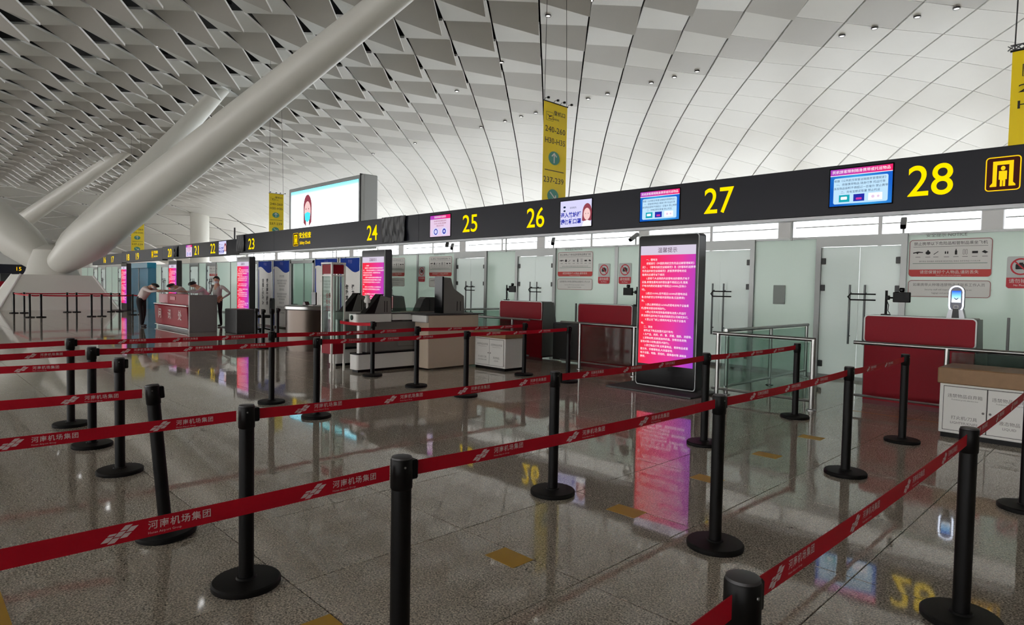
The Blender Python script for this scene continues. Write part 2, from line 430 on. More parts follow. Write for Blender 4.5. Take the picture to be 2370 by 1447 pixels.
for k in range(36): obj('mullion', fm, wall_front, (XMAX-5*k, YMIN-.1, .4))
wr = MB().box(XMAX-.3, XMAX, YMIN, YMAX, -.2, 16)  # unseen wall, closed all the way up to keep side light out
wall_right = struct(wr.build('wall_right', wall_m))

# ------------------------------------------------------------------ glass partition with its doors (structure)
YW, ZT = 12.1, 2.54
pairs = [-3.68-7.78*n for n in range(0, 8)]          # right door of every pair; the left one stands 2.6 m further on
handle_m = mat('handle_steel', (92, 94, 94), .35, metal=.7)
def door(cx, n):
    w, h = .725, 2.54
    fr = MB().box(cx-w, cx-w+.09, YW-.04, YW+.08, 0, h).box(cx+w-.09, cx+w, YW-.04, YW+.08, 0, h).box(cx-w+.09, cx+w-.09, YW-.04, YW+.08, 2.36, h)
    d = struct(fr.build('door_%d' % n, alu))
    for s in (-1, 1):
        x0, x1 = (cx-w+.086, cx-.0025) if s < 0 else (cx+.0025, cx+w-.086)
        lf = MB().box(x0, x1, YW, YW+.014, .02, 2.345).build('door_leaf', frost_door, d)
        hx = cx+s*.12
        MB().tube([(hx, YW-.07, .64), (hx, YW-.07, 1.68)], .017, 10).tube([(hx, YW-.07, .78), (hx, YW, .78)], .012, 8).tube([(hx, YW-.07, 1.54), (hx, YW, 1.54)], .012, 8).build('pull_handle', handle_m, lf, smooth=True)
        for z in (.25, 1.62, 2.1):
            xh = cx+s*(w-.13); MB().bevbox(xh-.035, xh+.035, YW-.02, YW+.03, z-.055, z+.055, .006).build('hinge', dark_grey, lf)
    lk = []
    for z in (1.42, 1.52):
        lk.append(z)
    MB().tube([(cx+.3, YW-.1, 1.52), (cx-.1, YW-.1, 1.52), (cx-.14, YW-.1, 1.47), (cx-.1, YW-.1, 1.42), (cx+.3, YW-.1, 1.42)], .012, 8).build('lock_bar', black_plastic, d, smooth=True)
    return d
n = 1
spans = []
for cx in pairs:
    for c in (cx, cx-2.6):
        door(c, n); n += 1; spans.append((c-.725, c+.725))
part = struct(MB().box(-66, 12, YW-.012, YW+.05, 0, .06).build('wall_partition', alu))
spans.sort(); edges = [-66]+[v for s in spans for v in s]+[12]
post = MB().box(-.045, .045, -.012, .05, 0, ZT).mesh('post', alu)
for a, b in zip(edges[0::2], edges[1::2]):
    if b-a < .3: continue
    k = max(1, round((b-a)/1.9)); st = (b-a)/k
    for i in range(k):
        x0 = a+i*st
        MB().box(x0+.002, x0+st-.002, YW, YW+.014, .06, ZT-.02).build('glass_panel', frost_panel, part)
        if i: obj('post', post, part, (x0, YW, 0))
MB().box(-66, 12, YW-.012, YW+.04, ZT-.03, ZT+.01).build('top_rail', alu, part)

# notices stuck on the glass
def rr(mb, x0, x1, z0, z1, r, y): flat(mb, round_rect(x0, x1, z0, z1, r), y)
def notice_mesh():
    M = [paper_white, ink_red, ink_black, ink_green, ink_grey, print_white, mat('ink_dusky_red', (150, 92, 90), .6)]
    sheet = MB(); sheet.prism(round_rect(-.56, .56, .33, .94, .05), 'y', 0, .006)
    pr = MB()
    pr.cur = 6; ring_rect(pr, -.555, .555, .335, .935, .05, .01, -.0008); pr.cur = 1
    flat(pr, [(-.55, .45), (.55, .45), (.55, .38)]+[(.55-.05+.05*math.cos(a), .385+.05*math.sin(a)) for a in (0, -.8, -1.57)]+[(-.5, .335), (-.54, .36), (-.55, .4)], -.0009)
    pr.cur = 0; ink(pr, '请您保管好个人物品,谨防丢失', .06, 0, -.0016, .405); ink(pr, 'Please take care of your belongings', .024, 0, -.0016, .357)
    pr.cur = 2; ink(pr, '禁止携带以下危险品和管制品乘坐飞机', .058, 0, -.001, .865)
    pr.cur = 4; ink(pr, '安全提示 NOTICE', .07, -.05, -.001, 1.0); pr.box(-.5, .5, -.0014, -.0008, .815, .821)
    pr.cur = 2; y = -.001
    # eight little pictograms: rifle, helmet-shaped grenade, knife, cartridges, bottle, flasks, tin, lighter box
    flat(pr, [(-.5, .73), (-.43, .745), (-.36, .735), (-.36, .722), (-.42, .722), (-.44, .70), (-.455, .72), (-.5, .712)], y)
    disc(pr, -.29, .72, .035, y, 14, .028); flat(pr, [(-.3, .745), (-.28, .745), (-.28, .765), (-.3, .765)], y)
    flat(pr, [(-.215, .695), (-.15, .745), (-.145, .738), (-.205, .69)], y)
    for dx in (-.06, -.03): flat(pr, [(dx, .70), (dx+.018, .70), (dx+.018, .73), (dx+.009, .745), (dx, .73)], y)
    flat(pr, [(.075, .685), (.105, .685), (.105, .745), (.096, .755), (.096, .775), (.084, .775), (.084, .755), (.075, .745)], y)
    for dx in (.18, .215): ring_rect(pr, dx, dx+.025, .685, .765, .01, .004, y)
    flat(pr, [(.3, .70), (.375, .70), (.375, .735), (.3, .735)], y)
    flat(pr, [(.42, .72), (.47, .695), (.505, .715), (.455, .745)], y)
    pr.cur = 4
    for x in (-.43, -.29, -.18, -.035, .09, .21, .335, .465): pr.box(x-.035, x+.035, y-.0004, y+.0004, .648, .656)
    pr.cur = 3; pr.box(-.5, .5, y-.0004, y+.0004, .545, .552); pr.cur = 4
    ink(pr, '爆炸物品 管制器具 易燃易爆 腐蚀性物品 毒害品 放射性物品 打火机火柴', .026, 0, -.001, .58)
    low = MB(); low.prism(round_rect(-.56, .56, 0, .28, .05), 'y', 0, .006)
    lp = MB(); lp.cur = 6; ring_rect(lp, -.555, .555, .005, .275, .05, .009, -.0008)
    lp.cur = 4; ink(lp, '如果携带火种等违禁物品请联系工作人员', .054, 0, -.001, .2)
    ink(lp, 'Security staff will inspect passengers, carry-on', .034, 0, -.001, .125); ink(lp, 'luggage and personal belongings', .034, 0, -.001, .07)
    return (sheet.mesh('sheet', [paper_white]), pr.mesh('print', M), low.mesh('lower_sheet', [paper_white]), lp.mesh('lower_print', M))
NM = notice_mesh()
def notice(cx, lab):
    t = thing('safety_notice', lab, 'notice', (cx, YW-.0195, 1.49), 0, 'prohibited goods notices')
    a = obj('sheet', NM[0], t); obj('print', NM[1], a); b = obj('lower_sheet', NM[2], t); obj('print', NM[3], b)
for c, lab in ((-2.37, 'large prohibited goods notice behind the face scanner, rightmost of the notices'), (-7.62, 'prohibited goods notice hidden mostly behind the tall purple screen'),
               (-10.11, 'prohibited goods notice beside the double door of lane 26'), (-15.46, 'prohibited goods notice left of the lane 25 door, partly behind a grey fin'),
               (-17.9, 'prohibited goods notice behind the lane 24 display totem'), (-34.5, 'far prohibited goods notice behind the masked officer')):
    notice(c, lab)
def nophoto_meshes():
    s = MB().prism(round_rect(-.17, .17, 0, .48, .03), 'y', 0, .008)
    p = MB(); y = -.001
    p.cur = 1; flat(p, [(-.17, .03), (-.14, 0), (.14, 0), (.17, .03), (.17, .16), (-.17, .16)], y)
    annulus(p, 0, .325, .105, .128, y-.0012); 
    p.cur = 2; rr(p, -.065, .065, .285, .365, .012, y-.0004); rr(p, -.025, .025, .36, .385, .008, y-.0004)
    p.cur = 0; annulus(p, 0, .325, .018, .028, y-.0008, 14)
    p.cur = 1; flat(p, [(-.09, .405), (-.075, .418), (.09, .245), (.075, .232)], y-.0012)
    p.cur = 3; ink(p, '请勿拍照', .07, 0, y-.001, .105); ink(p, 'No Photo', .04, 0, y-.001, .045)
    return s.mesh('board', mat('sign_board_grey', (190, 192, 190), .4)), p.mesh('print', [cap_grey, mat('sign_red', (200, 24, 44), .5), ink_black, paper_white])
NP = nophoto_meshes()
for cx, lab in ((-1.46, 'no photography sign at the right edge beside the large notice'), (-9.21, 'no photography sign left of the partition post between lanes 26 and 27'),
                (-8.61, 'no photography sign right of the partition post between lanes 26 and 27'), (-16.4, 'no photography sign left of the lane 25 notice')):
    t = thing('no_photo_sign', lab, 'sign', (cx, YW-.0215, 1.65), 0, 'no photography signs'); a = obj('board', NP[0], t); obj('print', NP[1], a)
tag(MB().bevbox(-5.17, -4.94, YW-.03, YW-.0125, 1.3, 1.66, .008).build('wall_plate', mat('plate_grey', (150, 158, 152), .5)), 'plain grey plate fixed on the frosted glass left of door 28', 'plate')

# ------------------------------------------------------------------ overhead sign beam
YG = 11.72
beam = thing('sign_beam', 'long charcoal overhead sign beam carrying yellow lane numbers', 'sign beam', (0, YG, 2.88))
sec = [(11, -7.0), (-7.0, -20.2), (-20.2, -30.2)]
for a, b in ((11, -1.0), (-1.0, -16.1), (-16.1, -26.4), (-26.4, -30.2)):
    MB().bevbox(b+.003, a-.003, 0, .3, 0, .85, .008).build('beam_casing', gantry_dark, beam)
for a, b, z in ((-30.2, -41.8, -.06), (-41.8, -51.0, -.12), (-51.0, -60, -.2)):
    MB().bevbox(b+.003, a-.003, 0, .3, z, z+.74, .008).build('beam_casing', gantry_dark, beam)
MB().box(-30.2, 11, .03, .27, -.05, 0).build('light_trough', mat('trough_white', (225, 226, 230), .4), beam)
MB().tube([(-31.1, .15, .7), (-31.1, .15, 1.25)], .04, 8).build('antenna', dark_grey, beam)
for x in (-4.8, -12.4, -21.5, -29):                       # hangers to the ceiling behind
    MB().tube([(x, .2, -.4), (x, .2, 0)], .02, 8).build('bracket', alu, beam)
def num(s, x0, x1, z0, z1):
    mb = MB(); ink(mb, s, .5, (x0+x1)/2, -.004, (z0+z1)/2-2.88, fit=(x1-x0, z1-z0), bold=.003, res=6)
    o = mb.build('lane_number', yellow_led, beam); o['label'] = 'glowing yellow lane number '+s
for s, x0, x1, z0, z1 in (('28', -2.9, -2.29, 3.09, 3.58), ('27', -6.47, -5.85, 3.06, 3.57), ('26', -11.44, -10.83, 3.05, 3.55), ('25', -13.99, -13.36, 3.06, 3.55), ('24', -19.07, -18.42, 3.03, 3.54),
                          ('23', -29.1, -28.43, 3.02, 3.51), ('22', -33.87, -33.2, 2.96, 3.45), ('21', -36.24, -35.58, 2.94, 3.42), ('20', -40.75, -40.05, 2.92, 3.4),
                          ('19', -47.46, -46.79, 2.88, 3.33), ('18', -49.73, -49.07, 2.87, 3.31), ('17', -53.95, -53.24, 2.8, 3.24), ('16', -56.3, -55.6, 2.8, 3.24)):
    num(s, x0, x1, z0, z1)
def gate_icon(mb, x0, x1, z0, z1, y):
    w = x1-x0; h = z1-z0; X = lambda u: x0+u*w; Z = lambda v: z0+v*h
    mb.cur = 1; rr(mb, x0, x1, z0, z1, .04*w/.42, y+.002)
    mb.cur = 0; ring_rect(mb, x0, x1, z0, z1, .05*w/.42, .035*w, y)
    flat(mb, [(X(.14), Z(.13)), (X(.33), Z(.13)), (X(.33), Z(.76)), (X(.67), Z(.76)), (X(.67), Z(.13)), (X(.86), Z(.13)), (X(.86), Z(.17)), (X(.79), Z(.24)), (X(.79), Z(.87)), (X(.21), Z(.87)), (X(.21), Z(.24)), (X(.14), Z(.17))], y)
    disc(mb, X(.5), Z(.66), .065*w, y, 16, .065*h)
    flat(mb, [(X(.385), Z(.58)), (X(.615), Z(.58)), (X(.615), Z(.33)), (X(.575), Z(.33)), (X(.575), Z(.13)), (X(.51), Z(.13)), (X(.51), Z(.3)), (X(.49), Z(.3)), (X(.49), Z(.13)), (X(.425), Z(.13)), (X(.425), Z(.33)), (X(.385), Z(.33))], y)
mb = MB(); gate_icon(mb, -1.89, -1.47, .2, .7, -.004); o = mb.build('gate_icon', [led_amber, led_brown], beam); o['label'] = 'glowing yellow security gate icon at the right end'
mb = MB(); gate_icon(mb, -24.62, -24.17, .14, .66, -.004); mb.cur = 0
ink(mb, '安全检查', .25, -23.6, -.004, .53, bold=.005); ink(mb, 'Safety Check', .17, -23.6, -.004, .25, bold=.003)
mb.build('safety_check_sign', [yellow_led, led_brown], beam)
mb = MB(); gate_icon(mb, -44.0, -43.6, .06, .5, -.004); mb.cur = 0
ink(mb, '安全检查', .2, -43.1, -.004, .38, bold=.004); ink(mb, 'Safety Check', .14, -43.1, -.004, .15, bold=.003)
mb.build('safety_check_sign', [yellow_led, led_brown], beam)
# displays let into the beam
scr_blue = grad_emis('screen_blue', [(0, (20, 90, 190)), (.5, (60, 160, 225)), (1, (30, 100, 205))], 0, -.48, .48, .4, .5)
scr_head = grad_emis('screen_header', [(0, (170, 70, 190)), (1, (235, 40, 105))], 0, -.48, .48, .42)
scr_pale = emis('screen_pale_blue', (190, 225, 250), .42); scr_ink = emis('screen_ink', (40, 60, 90), .25)
scr_teal = emis('screen_teal', (30, 170, 185), .38); scr_navy = emis('screen_navy', (40, 50, 170), .38); scr_lav = emis('screen_lavender', (214, 212, 245), .42)
scr_skin = emis('screen_skin', (248, 208, 205), .4); scr_hair = emis('screen_hair', (140, 66, 78), .45); scr_white = emis('screen_white', (250, 250, 255), .45); scr_rose = emis('screen_rose', (232, 205, 232), .4)
SM = [scr_blue, scr_head, scr_pale, scr_ink, scr_teal, scr_navy, scr_lav, scr_skin, scr_hair, scr_white, scr_rose]
bez = MB().bevbox(-.5, .5, -.012, .01, -.335, .335, .004).mesh('display', black_gloss)
def display(x, z, pic, lab):
    d = obj('display', bez, beam, (x, 0, z-2.88)); d['label'] = lab
    obj('picture', pic, d, (0, -.0135, 0))
p = MB(); y = 0
p.cur = 0; flat(p, [(-.48, -.315), (.48, -.315), (.48, .2), (-.48, .2)], y); p.cur = 1; flat(p, [(-.48, .21), (.48, .21), (.48, .315), (-.48, .315)], y)
p.cur = 9; flat(p, [(-.48, .2), (.48, .2), (.48, .21), (-.48, .21)], y); ink(p, '民航旅客限制随身携带或托运物品', .06, 0, y-.001, .262)
p.cur = 2; rr(p, -.42, .42, -.28, .16, .03, y-.001); p.cur = 3
for k, s in enumerate(('根据《公共航空旅客运输服务管理规定》', '一、旅客携带物品 随身行李 托运行李', '液态物品容积不得超过一百毫升 禁止携带', '二、充电宝额定能量 禁止托运')): ink(p, s, .046, 0, y-.002, .11-.065*k)
p.cur = 4; flat(p, [(-.33, -.25), (-.16, -.25), (-.16, -.13), (-.33, -.13)], y-.002); p.cur = 5; flat(p, [(-.1, -.25), (.07, -.25), (.07, -.13), (-.1, -.13)], y-.002)
p.cur = 9; flat(p, [(.13, -.25), (.34, -.25), (.34, -.13), (.13, -.13)], y-.002); rr(p, -.3, -.2, -.21, -.16, .01, y-.003); p.cur = 1; rr(p, -.06, .03, -.225, -.19, .01, y-.003)
p.cur = 10; disc(p, .2, -.19, .025, y-.003); disc(p, .28, -.19, .02, y-.003)
pic_blue = p.mesh('picture', SM)
p = MB(); p.cur = 6; flat(p, [(-.48, -.315), (.48, -.315), (.48, .315), (-.48, .315)], y)
p.cur = 5; ink(p, '进入航站楼', .13, -.15, y-.001, -.03, bold=.004); ink(p, '请佩戴口罩', .13, -.15, y-.001, -.19, bold=.004); p.cur = 3; ink(p, '新郑机场', .05, -.08, y-.001, .14)
disc(p, -.35, .17, .04, y-.001, 12, .025); disc(p, -.35, .08, .035, y-.001, 12, .022)
p.cur = 8; disc(p, .35, .0, .14, y-.001, 20, .22); flat(p, [(.2, -.18), (.27, -.2), (.27, 0), (.21, 0)], y-.001); flat(p, [(.43, -.2), (.48, -.18), (.48, 0), (.43, 0)], y-.001)
p.cur = 7; disc(p, .345, -.03, .1, y-.002, 20, .14); p.cur = 9; flat(p, [(.2, -.315), (.48, -.315), (.45, -.2), (.36, -.17), (.25, -.2)], y-.0015)
p.cur = 3; disc(p, .31, -.02, .01, y-.003, 8); disc(p, .385, -.02, .01, y-.003, 8)
pic_girl = p.mesh('picture', SM)
p = MB(); p.cur = 10; flat(p, [(-.48, -.315), (.48, -.315), (.48, .2), (-.48, .2)], y); p.cur = 1; flat(p, [(-.48, .2), (.48, .2), (.48, .315), (-.48, .315)], y)
p.cur = 9; ink(p, '民航旅客安全提示', .07, 0, y-.001, .257); p.cur = 8
for k, s in enumerate(('请勿携带易燃易爆物品乘机', '打火机 火柴 禁止随身携带', '请配合安全检查')): ink(p, s, .05, 0, y-.001, .14-.07*k)
p.cur = 6; disc(p, -.2, -.17, .17, y-.001, 16, .12); disc(p, .2, -.17, .15, y-.001, 16, .12); p.cur = 5; annulus(p, -.2, -.17, .06, .09, y-.002); annulus(p, .2, -.17, .04, .08, y-.002)
pic_rose = p.mesh('picture', SM)
display(-3.6, 3.34, pic_blue, 'display with a blue travel rule page beside number 28'); display(-7.51, 3.32, pic_blue, 'display with a blue travel rule page beside number 27')
display(-9.81, 3.31, pic_girl, 'display with a drawing of a girl beside number 26'); display(-15.02, 3.31, pic_rose, 'display with a pink safety page beside number 25')
display(-32.2, 3.2, pic_girl, 'lavender display beside number 22'); display(-37.06, 3.18, pic_rose, 'dim pink display beside number 21')
# black sheets taped over the unused displays
def drape(x0, x1, z0, z1, lab):
    n, k = 36, 14; vs = []; fs = []
    rnd = random.Random(int(-x0*10)); ph = [rnd.uniform(0, 6) for _ in range(4)]
    for j in range(k+1):
        v = j/k
        for i in range(n+1):
            u = i/n
            d = .022*math.sin(9*PI*u+ph[0]+1.5*v)+.018*math.sin(15*PI*u+ph[1]-2*v)+.012*math.sin(23*u+9*v+ph[2])
            px_ = x0+(x1-x0)*(u+.02*math.sin(7*v+ph[3]))
            vs.append((px_, -.055-d*(.35+.65*v), z1-(z1-z0)*v-.01*math.sin(6*PI*u)*v))
    m_ = n+1
    fs = [(j*m_+i, j*m_+i+1, j*m_+m_+i+1, j*m_+m_+i) for j in range(k) for i in range(n)]
    off = len(vs); vs2 = vs+[(a, b+.004, c) for a, b, c in vs]; fs2 = fs+[tuple(off+q for q in reversed(f)) for f in fs]
    tag(MB().add(vs2, fs2).build('black_sheet', black_cloth, smooth=True, loc=(0, YG, 0)), lab, 'sheet', 'black sheets over displays')
drape(-18.1, -16.75, 2.92, 3.74, 'crumpled black sheet hung over a display beside number 24')
drape(-30.35, -29.5, 2.95, 3.72, 'black sheet with loose folds hung left of number 23')
drape(-39.55, -38.9, 2.9, 3.5, 'small black sheet over a far display beside number 20')

# ------------------------------------------------------------------ display totems along the lanes
tot_grad = grad_emis('totem_screen', [(0, (240, 48, 72)), (.5, (225, 60, 150)), (1, (130, 70, 210))], 0, -.52, .52, .42, -.12)
tot_head = emis('totem_head', (225, 215, 235), .36); tot_ink = emis('totem_title', (120, 40, 90), .15)
BODY = ['一、锂电池', '根据现行《中国民用航空危险品运输管理规定》', '定》、《锂电池航空运输规范》及《旅客和机组携带', '危险品的航空运输规范》,旅客携带锂电池设', '备乘机应遵守以下规定:', '1.旅客个人自用的内含锂电池的便携式电子',
        '设备,其锂金属电池的锂含量不得超过2克,锂离', '子电池的额定能量值不得超过100Wh(瓦特小', '时)。', '2.超过100Wh,但不超过160Wh的锂电池设', '备,应向航空公司申报并获得批准,仅能携带2', '块。',
        '3.禁止携带超过160Wh的锂电池电子设备乘', '机(锂电池驱动轮椅除外)。', '4.禁止将充电宝和备用锂电池放入托运行', '李,如需托运时电子设备须按航空公司规定执行。', '5.禁止在飞机上使用充电宝为电子设备充', '电。', '二、其他',
        '请将以下物品放置托运行李内:', '1.水产品、肉类、虾、蟹、泥螺、腊肠、汤圆等。', '2.宠物动物,如家庭驯养的猫、狗等其他宠物,', '盲导犬等小动物(服务犬除外)。', '3.其它物品行李,如贵重物品、易碎物品或重', '要文件、手稿等物品,人体器官等。', '电子设备、电脑、照相机、摄像器材等,请随身', '携带。']
IND = {0: .9, 1: 1, 5: 1, 9: 1, 12: 1, 14: 1, 16: 1, 18: .7, 19: .7, 20: .6, 21: .6, 23: 1}
def totem_parts():
    hw, dp, h = .52, .2, 2.37
    shell = MB().prism(round_rect(-hw, hw, .04, h, .05), 'y', .012, dp).mesh('housing', mat('totem_grey', (62, 62, 66), .35, metal=.3), True)
    bezel = MB().prism(round_rect(-hw+.012, hw-.012, .055, h-.015, .045), 'y', 0, .014).mesh('bezel', black_gloss, True)
    rim = MB(); ring_rect(rim, -hw, hw, .04, h, .05, .014, .004); rim = rim.mesh('rim', alu)
    s = MB(); flat(s, [(-.475, .38), (.475, .38), (.475, 2.06), (-.475, 2.06)], -.002); s = s.mesh('screen', tot_grad)
    t = MB(); flat(t, [(-.475, 2.06), (.475, 2.06), (.475, 2.2), (-.475, 2.2)], -.002); t = t.mesh('screen_header', tot_head)
    ti = ink(MB(), '温馨提示', .085, 0, -.004, 2.125).mesh('title', tot_ink)
    b = MB()
    for k, l in enumerate(BODY): ink(b, l, .040, -.44+IND.get(k, 0)*.075, -.004, 1.985-.0575*k, align='LEFT', res=1)
    b = b.mesh('text', led_white)
    base = MB().bevbox(-.78, .7, -.42, .38, 0, .03, .006).mesh('base_plate', dark_grey)
    foot = MB().box(-.4, .4, .03, .17, .03, .06).mesh('foot', black_plastic)
    return shell, bezel, rim, s, t, ti, b, base, foot
TP = totem_parts()
def totem(x, lab):
    t = thing('display_totem', lab, 'display totem', (x, 8.4, 0), 0, 'travel notice totems')
    obj('housing', TP[0], t); z = obj('bezel', TP[1], t); obj('rim', TP[2], t); s = obj('screen', TP[3], t); obj('text', TP[6], s)
    h = obj('screen_header', TP[4], t); obj('title', TP[5], h); obj('base_plate', TP[7], t); obj('foot', TP[8], t)
totem(-5.22, 'large upright totem with a red to purple travel notice, nearest one'); totem(-13.38, 'pink travel notice totem standing behind the white scanner lane')
totem(-21.3, 'pink travel notice totem left of the blue and white boards'); totem(-28.6, 'pink totem behind the red enquiry desk'); totem(-36.2, 'farthest pink travel notice totem, beside the blue glass')

# ------------------------------------------------------------------ red inspection counters, their screens and rails
def counter(cx, lab, s=1):
    t = thing('inspection_counter', lab, 'counter', (cx, 9.7, 0), 0, 'red inspection counters')
    MB().prism(round_rect(-.63, .63, .86, 1.225, .05), 'y', 0, .03).build('front_panel', counter_red, t)
    rim = MB(); ring_rect(rim, -.645, .645, .85, 1.238, .055, .016, -.001); rim.build('panel_trim', alu, t)
    MB().box(-.63, .63, .01, .05, .06, .85).build('lower_panel', counter_red, t)
    MB().box(-.63, .63, .02, .05, 0, .06).build('kick_panel', mat('kick_red', (96, 12, 26), .5), t)
    MB().prism([(.03, .1), (.8, .1), (.8, .78), (.45, .78), (.36, 1.22), (.03, 1.22)], 'x', .6*s, .645*s).build('side_panel', counter_grey, t)
    MB().prism([(.03, .1), (.8, .1), (.8, .78), (.45, .78), (.36, 1.22), (.03, 1.22)], 'x', -.645*s, -.6*s).build('side_panel', counter_grey, t)
    MB().bevbox(-.64, .64, .05, .85, .74, .78, .008).build('desk_top', counter_grey, t)
    MB().bevbox(-.62, .62, .03, .34, 1.2, 1.235, .01).build('ledge', counter_grey, t)
    MB().box(-.6, .6, .06, .7, .06, .74).build('cabinet', dark_grey, t)
counter(-2.22, 'red inspection counter carrying the face scanner, rightmost'); counter(-7.37, 'red inspection counter partly hidden by the large purple totem')
counter(-9.62, 'red inspection counter behind the small white deposit cabinet'); counter(-15.1, 'red inspection counter seen over the scanner lane belts')
counter(-22.4, 'red inspection counter between the enquiry desk and a pink totem')
def mon(x, y, z0, side, lab, h=.34):
    t = thing('camera_monitor', lab, 'monitor', (x, y, z0), 0, 'camera monitors on poles')
    MB().tube([(0, 0, 0), (0, 0, h)], .016, 10).build('pole', black_plastic, t, smooth=True)
    MB().bevbox(-.05, .05, -.05, .05, 0, .015, .004).build('foot', black_plastic, t)
    MB().tube([(0, 0, h-.1), (side*.09, -.01, h-.1)], .012, 8).bevbox(side*.02-.02, side*.02+.02, -.03, .03, h-.13, h-.07, .005).build('arm', black_plastic, t)
    s = MB().bevbox(side*.19-.105, side*.19+.105, -.03, .005, h-.16, h-.02, .008).build('screen_case', black_plastic, t)
    MB().box(side*.19-.095, side*.19+.095, -.032, -.03, h-.15, h-.03).build('screen', black_plastic, s)
    MB().lathe([(.0, -.03), (.03, -.028), (.036, 0), (.03, .028), (0, .03)], 12, Matrix.Translation((side*.19, -.01, h+.01))).build('webcam', black_gloss, t, smooth=True)
    MB().tube([(0, .0, h-.12), (.03, .01, h-.2), (.02, .02, h-.28), (.05, .01, .02)], .005, 6).build('cable', black_plastic, t, smooth=True)
mon(-2.64, 9.85, 1.237, 1, 'black camera screen on a pole on the rightmost red counter'); mon(-6.74, 9.85, 1.237, -1, 'black camera screen on a pole beside the purple totem')
mon(-10.2, 9.85, 1.237, 1, 'black camera screen on a pole left of the lane 26 door'); mon(-14.75, 9.85, 1.237, -1, 'black camera screen on a pole in front of the lane 25 wall')
# face scanner on counter 28
t = thing('face_scanner', 'oval face scanner with a glowing white ring on the red counter', 'scanner', (-1.82, 9.82, 1.235))
MB().prism([(-.1, 0), (.1, 0), (.075, .11), (-.075, .11)], 'y', -.05, .06).build('stand', mat('scanner_silver', (160, 162, 166), .35, metal=.4), t)
MB().prism([(-.04, 0), (.04, 0), (.03, .12), (-.03, .12)], 'y', -.056, -.05).build('stand_front', black_gloss, t)
hd = MB().prism(round_rect(-.085, .085, .07, .42, .084, 10), 'y', -.04, .02).build('head', mat('scanner_navy', (18, 24, 66), .25), t, smooth=True)
rg = MB(); ring_rect(rg, -.082, .082, .073, .417, .081, .017, -.0415); rg.build('light_ring', emis('scanner_ring', (225, 235, 255), 1.6), t)
sc = MB(); flat(sc, [(-.05, .2), (.05, .2), (.05, .35), (-.05, .35)], -.0415); sc.build('screen', grad_emis('scanner_screen', [(0, (230, 240, 250)), (.55, (120, 190, 240)), (1, (20, 70, 190))], 2, .2, .35, .7), hd)
sc = MB(); ring_rect(sc, -.026, .026, .12, .165, .008, .006, -.0415); sc.build('card_mark', paper_white, hd)
sc = MB(); flat(sc, [(-.025, .265), (0, .245), (.025, .265), (.02, .25), (0, .232), (-.02, .25)], -.0425); sc.build('screen_mark', ink_black, hd)

def rail(name, pts, lab, z=.9, zl=.15, posts=(), panes=()):
    """tubular guard rail: pts give the run of the top bar"""
    t = thing(name, lab, 'guard rail', (0, 0, 0), 0, 'steel and glass guard rails')
    MB().tube([(x, y, z) for x, y in pts], .026, 10).build('top_bar', steel, t, smooth=True)
    MB().tube([(x, y, zl) for x, y in pts], .016, 8).build('bottom_bar', steel, t, smooth=True)
    for x, y in posts:
        p = MB().tube([(x, y, 0), (x, y, z)], .028, 12).build('post', steel, t, smooth=True)
        MB().lathe([(.06, 0), (.06, .012), (.03, .02)], 14, Matrix.Translation((x, y, 0))).build('floor_plate', steel, p)
    for (xa, ya), (xb, yb) in panes:
        d = Vector((xb-xa, yb-ya, 0)).normalized()*.05; nrm = Vector((-d.y, d.x, 0)).normalized()*.005
        a, b = Vector((xa, ya, 0))+d, Vector((xb, yb, 0))-d
        mb = MB(); vs = [a-nrm, b-nrm, b+nrm, a+nrm]
        mb.add([(v.x, v.y, zz) for zz in (zl+.03, z-.04) for v in vs], [(0, 3, 2, 1), (4, 5, 6, 7), (0, 1, 5, 4), (1, 2, 6, 5), (2, 3, 7, 6), (3, 0, 4, 7)])
        mb.build('glass_pane', glass_rail, t)
rail('guard_rail', [(-2.86, 9.3), (.6, 9.3)], 'long guard rail in front of the rightmost red counter', .87, .16, [(-1.8, 9.3), (.5, 9.3)], [((-1.8, 9.3), (-.65, 9.3)), ((-.65, 9.3), (.5, 9.3))])
rail('guard_rail', [(-8.1, 9.3), (-6.3, 9.3)], 'guard rail in front of the counter left of the purple totem', .87, .14, [(-7.62, 9.3), (-6.4, 9.3)], [((-7.62, 9.3), (-6.4, 9.3))])
rail('guard_rail', [(-11.0, 9.3), (-8.95, 9.3)], 'guard rail in front of the counter behind the white cabinet', .87, .14, [(-9.45, 9.3), (-10.9, 9.3)], [((-10.9, 9.3), (-9.45, 9.3))])
rail('guard_rail', [(-4.5, 8.52), (-3.08, 8.52)], 'glass guard rail running right from the purple totem', .92, .12, [(-4.42, 8.52), (-3.1, 8.52)], [((-4.42, 8.52), (-3.1, 8.52))])
rail('guard_rail', [(-4.42, 8.75), (-4.42, 11.85)], 'glass guard rail running back from the purple totem to door 28', .95, .12, [(-4.42, 8.8), (-4.42, 10.3), (-4.42, 11.8)], [((-4.42, 8.8), (-4.42, 10.3)), ((-4.42, 10.3), (-4.42, 11.8))])
rail('guard_rail', [(-12.2, 8.9), (-12.2, 11.85)], 'guard rail running back behind the beige scanner cabinet', .95, .12, [(-12.2, 8.95), (-12.2, 11.8)], [((-12.2, 8.95), (-12.2, 11.8))])
tag(MB().bevbox(-1.36, -1.33, 10.3, 10.33, .8, 1.25, .004).box(-1.53, 1.5, 10.2, 10.5, .74, .8).box(-1.53, -1.49, 10.2, 10.5, 0, .74).box(1.4, 1.5, 10.2, 10.5, 0, .74).build('bag_shelf', counter_grey), 'grey shelf with an upright divider behind the rightmost guard rail', 'shelf')

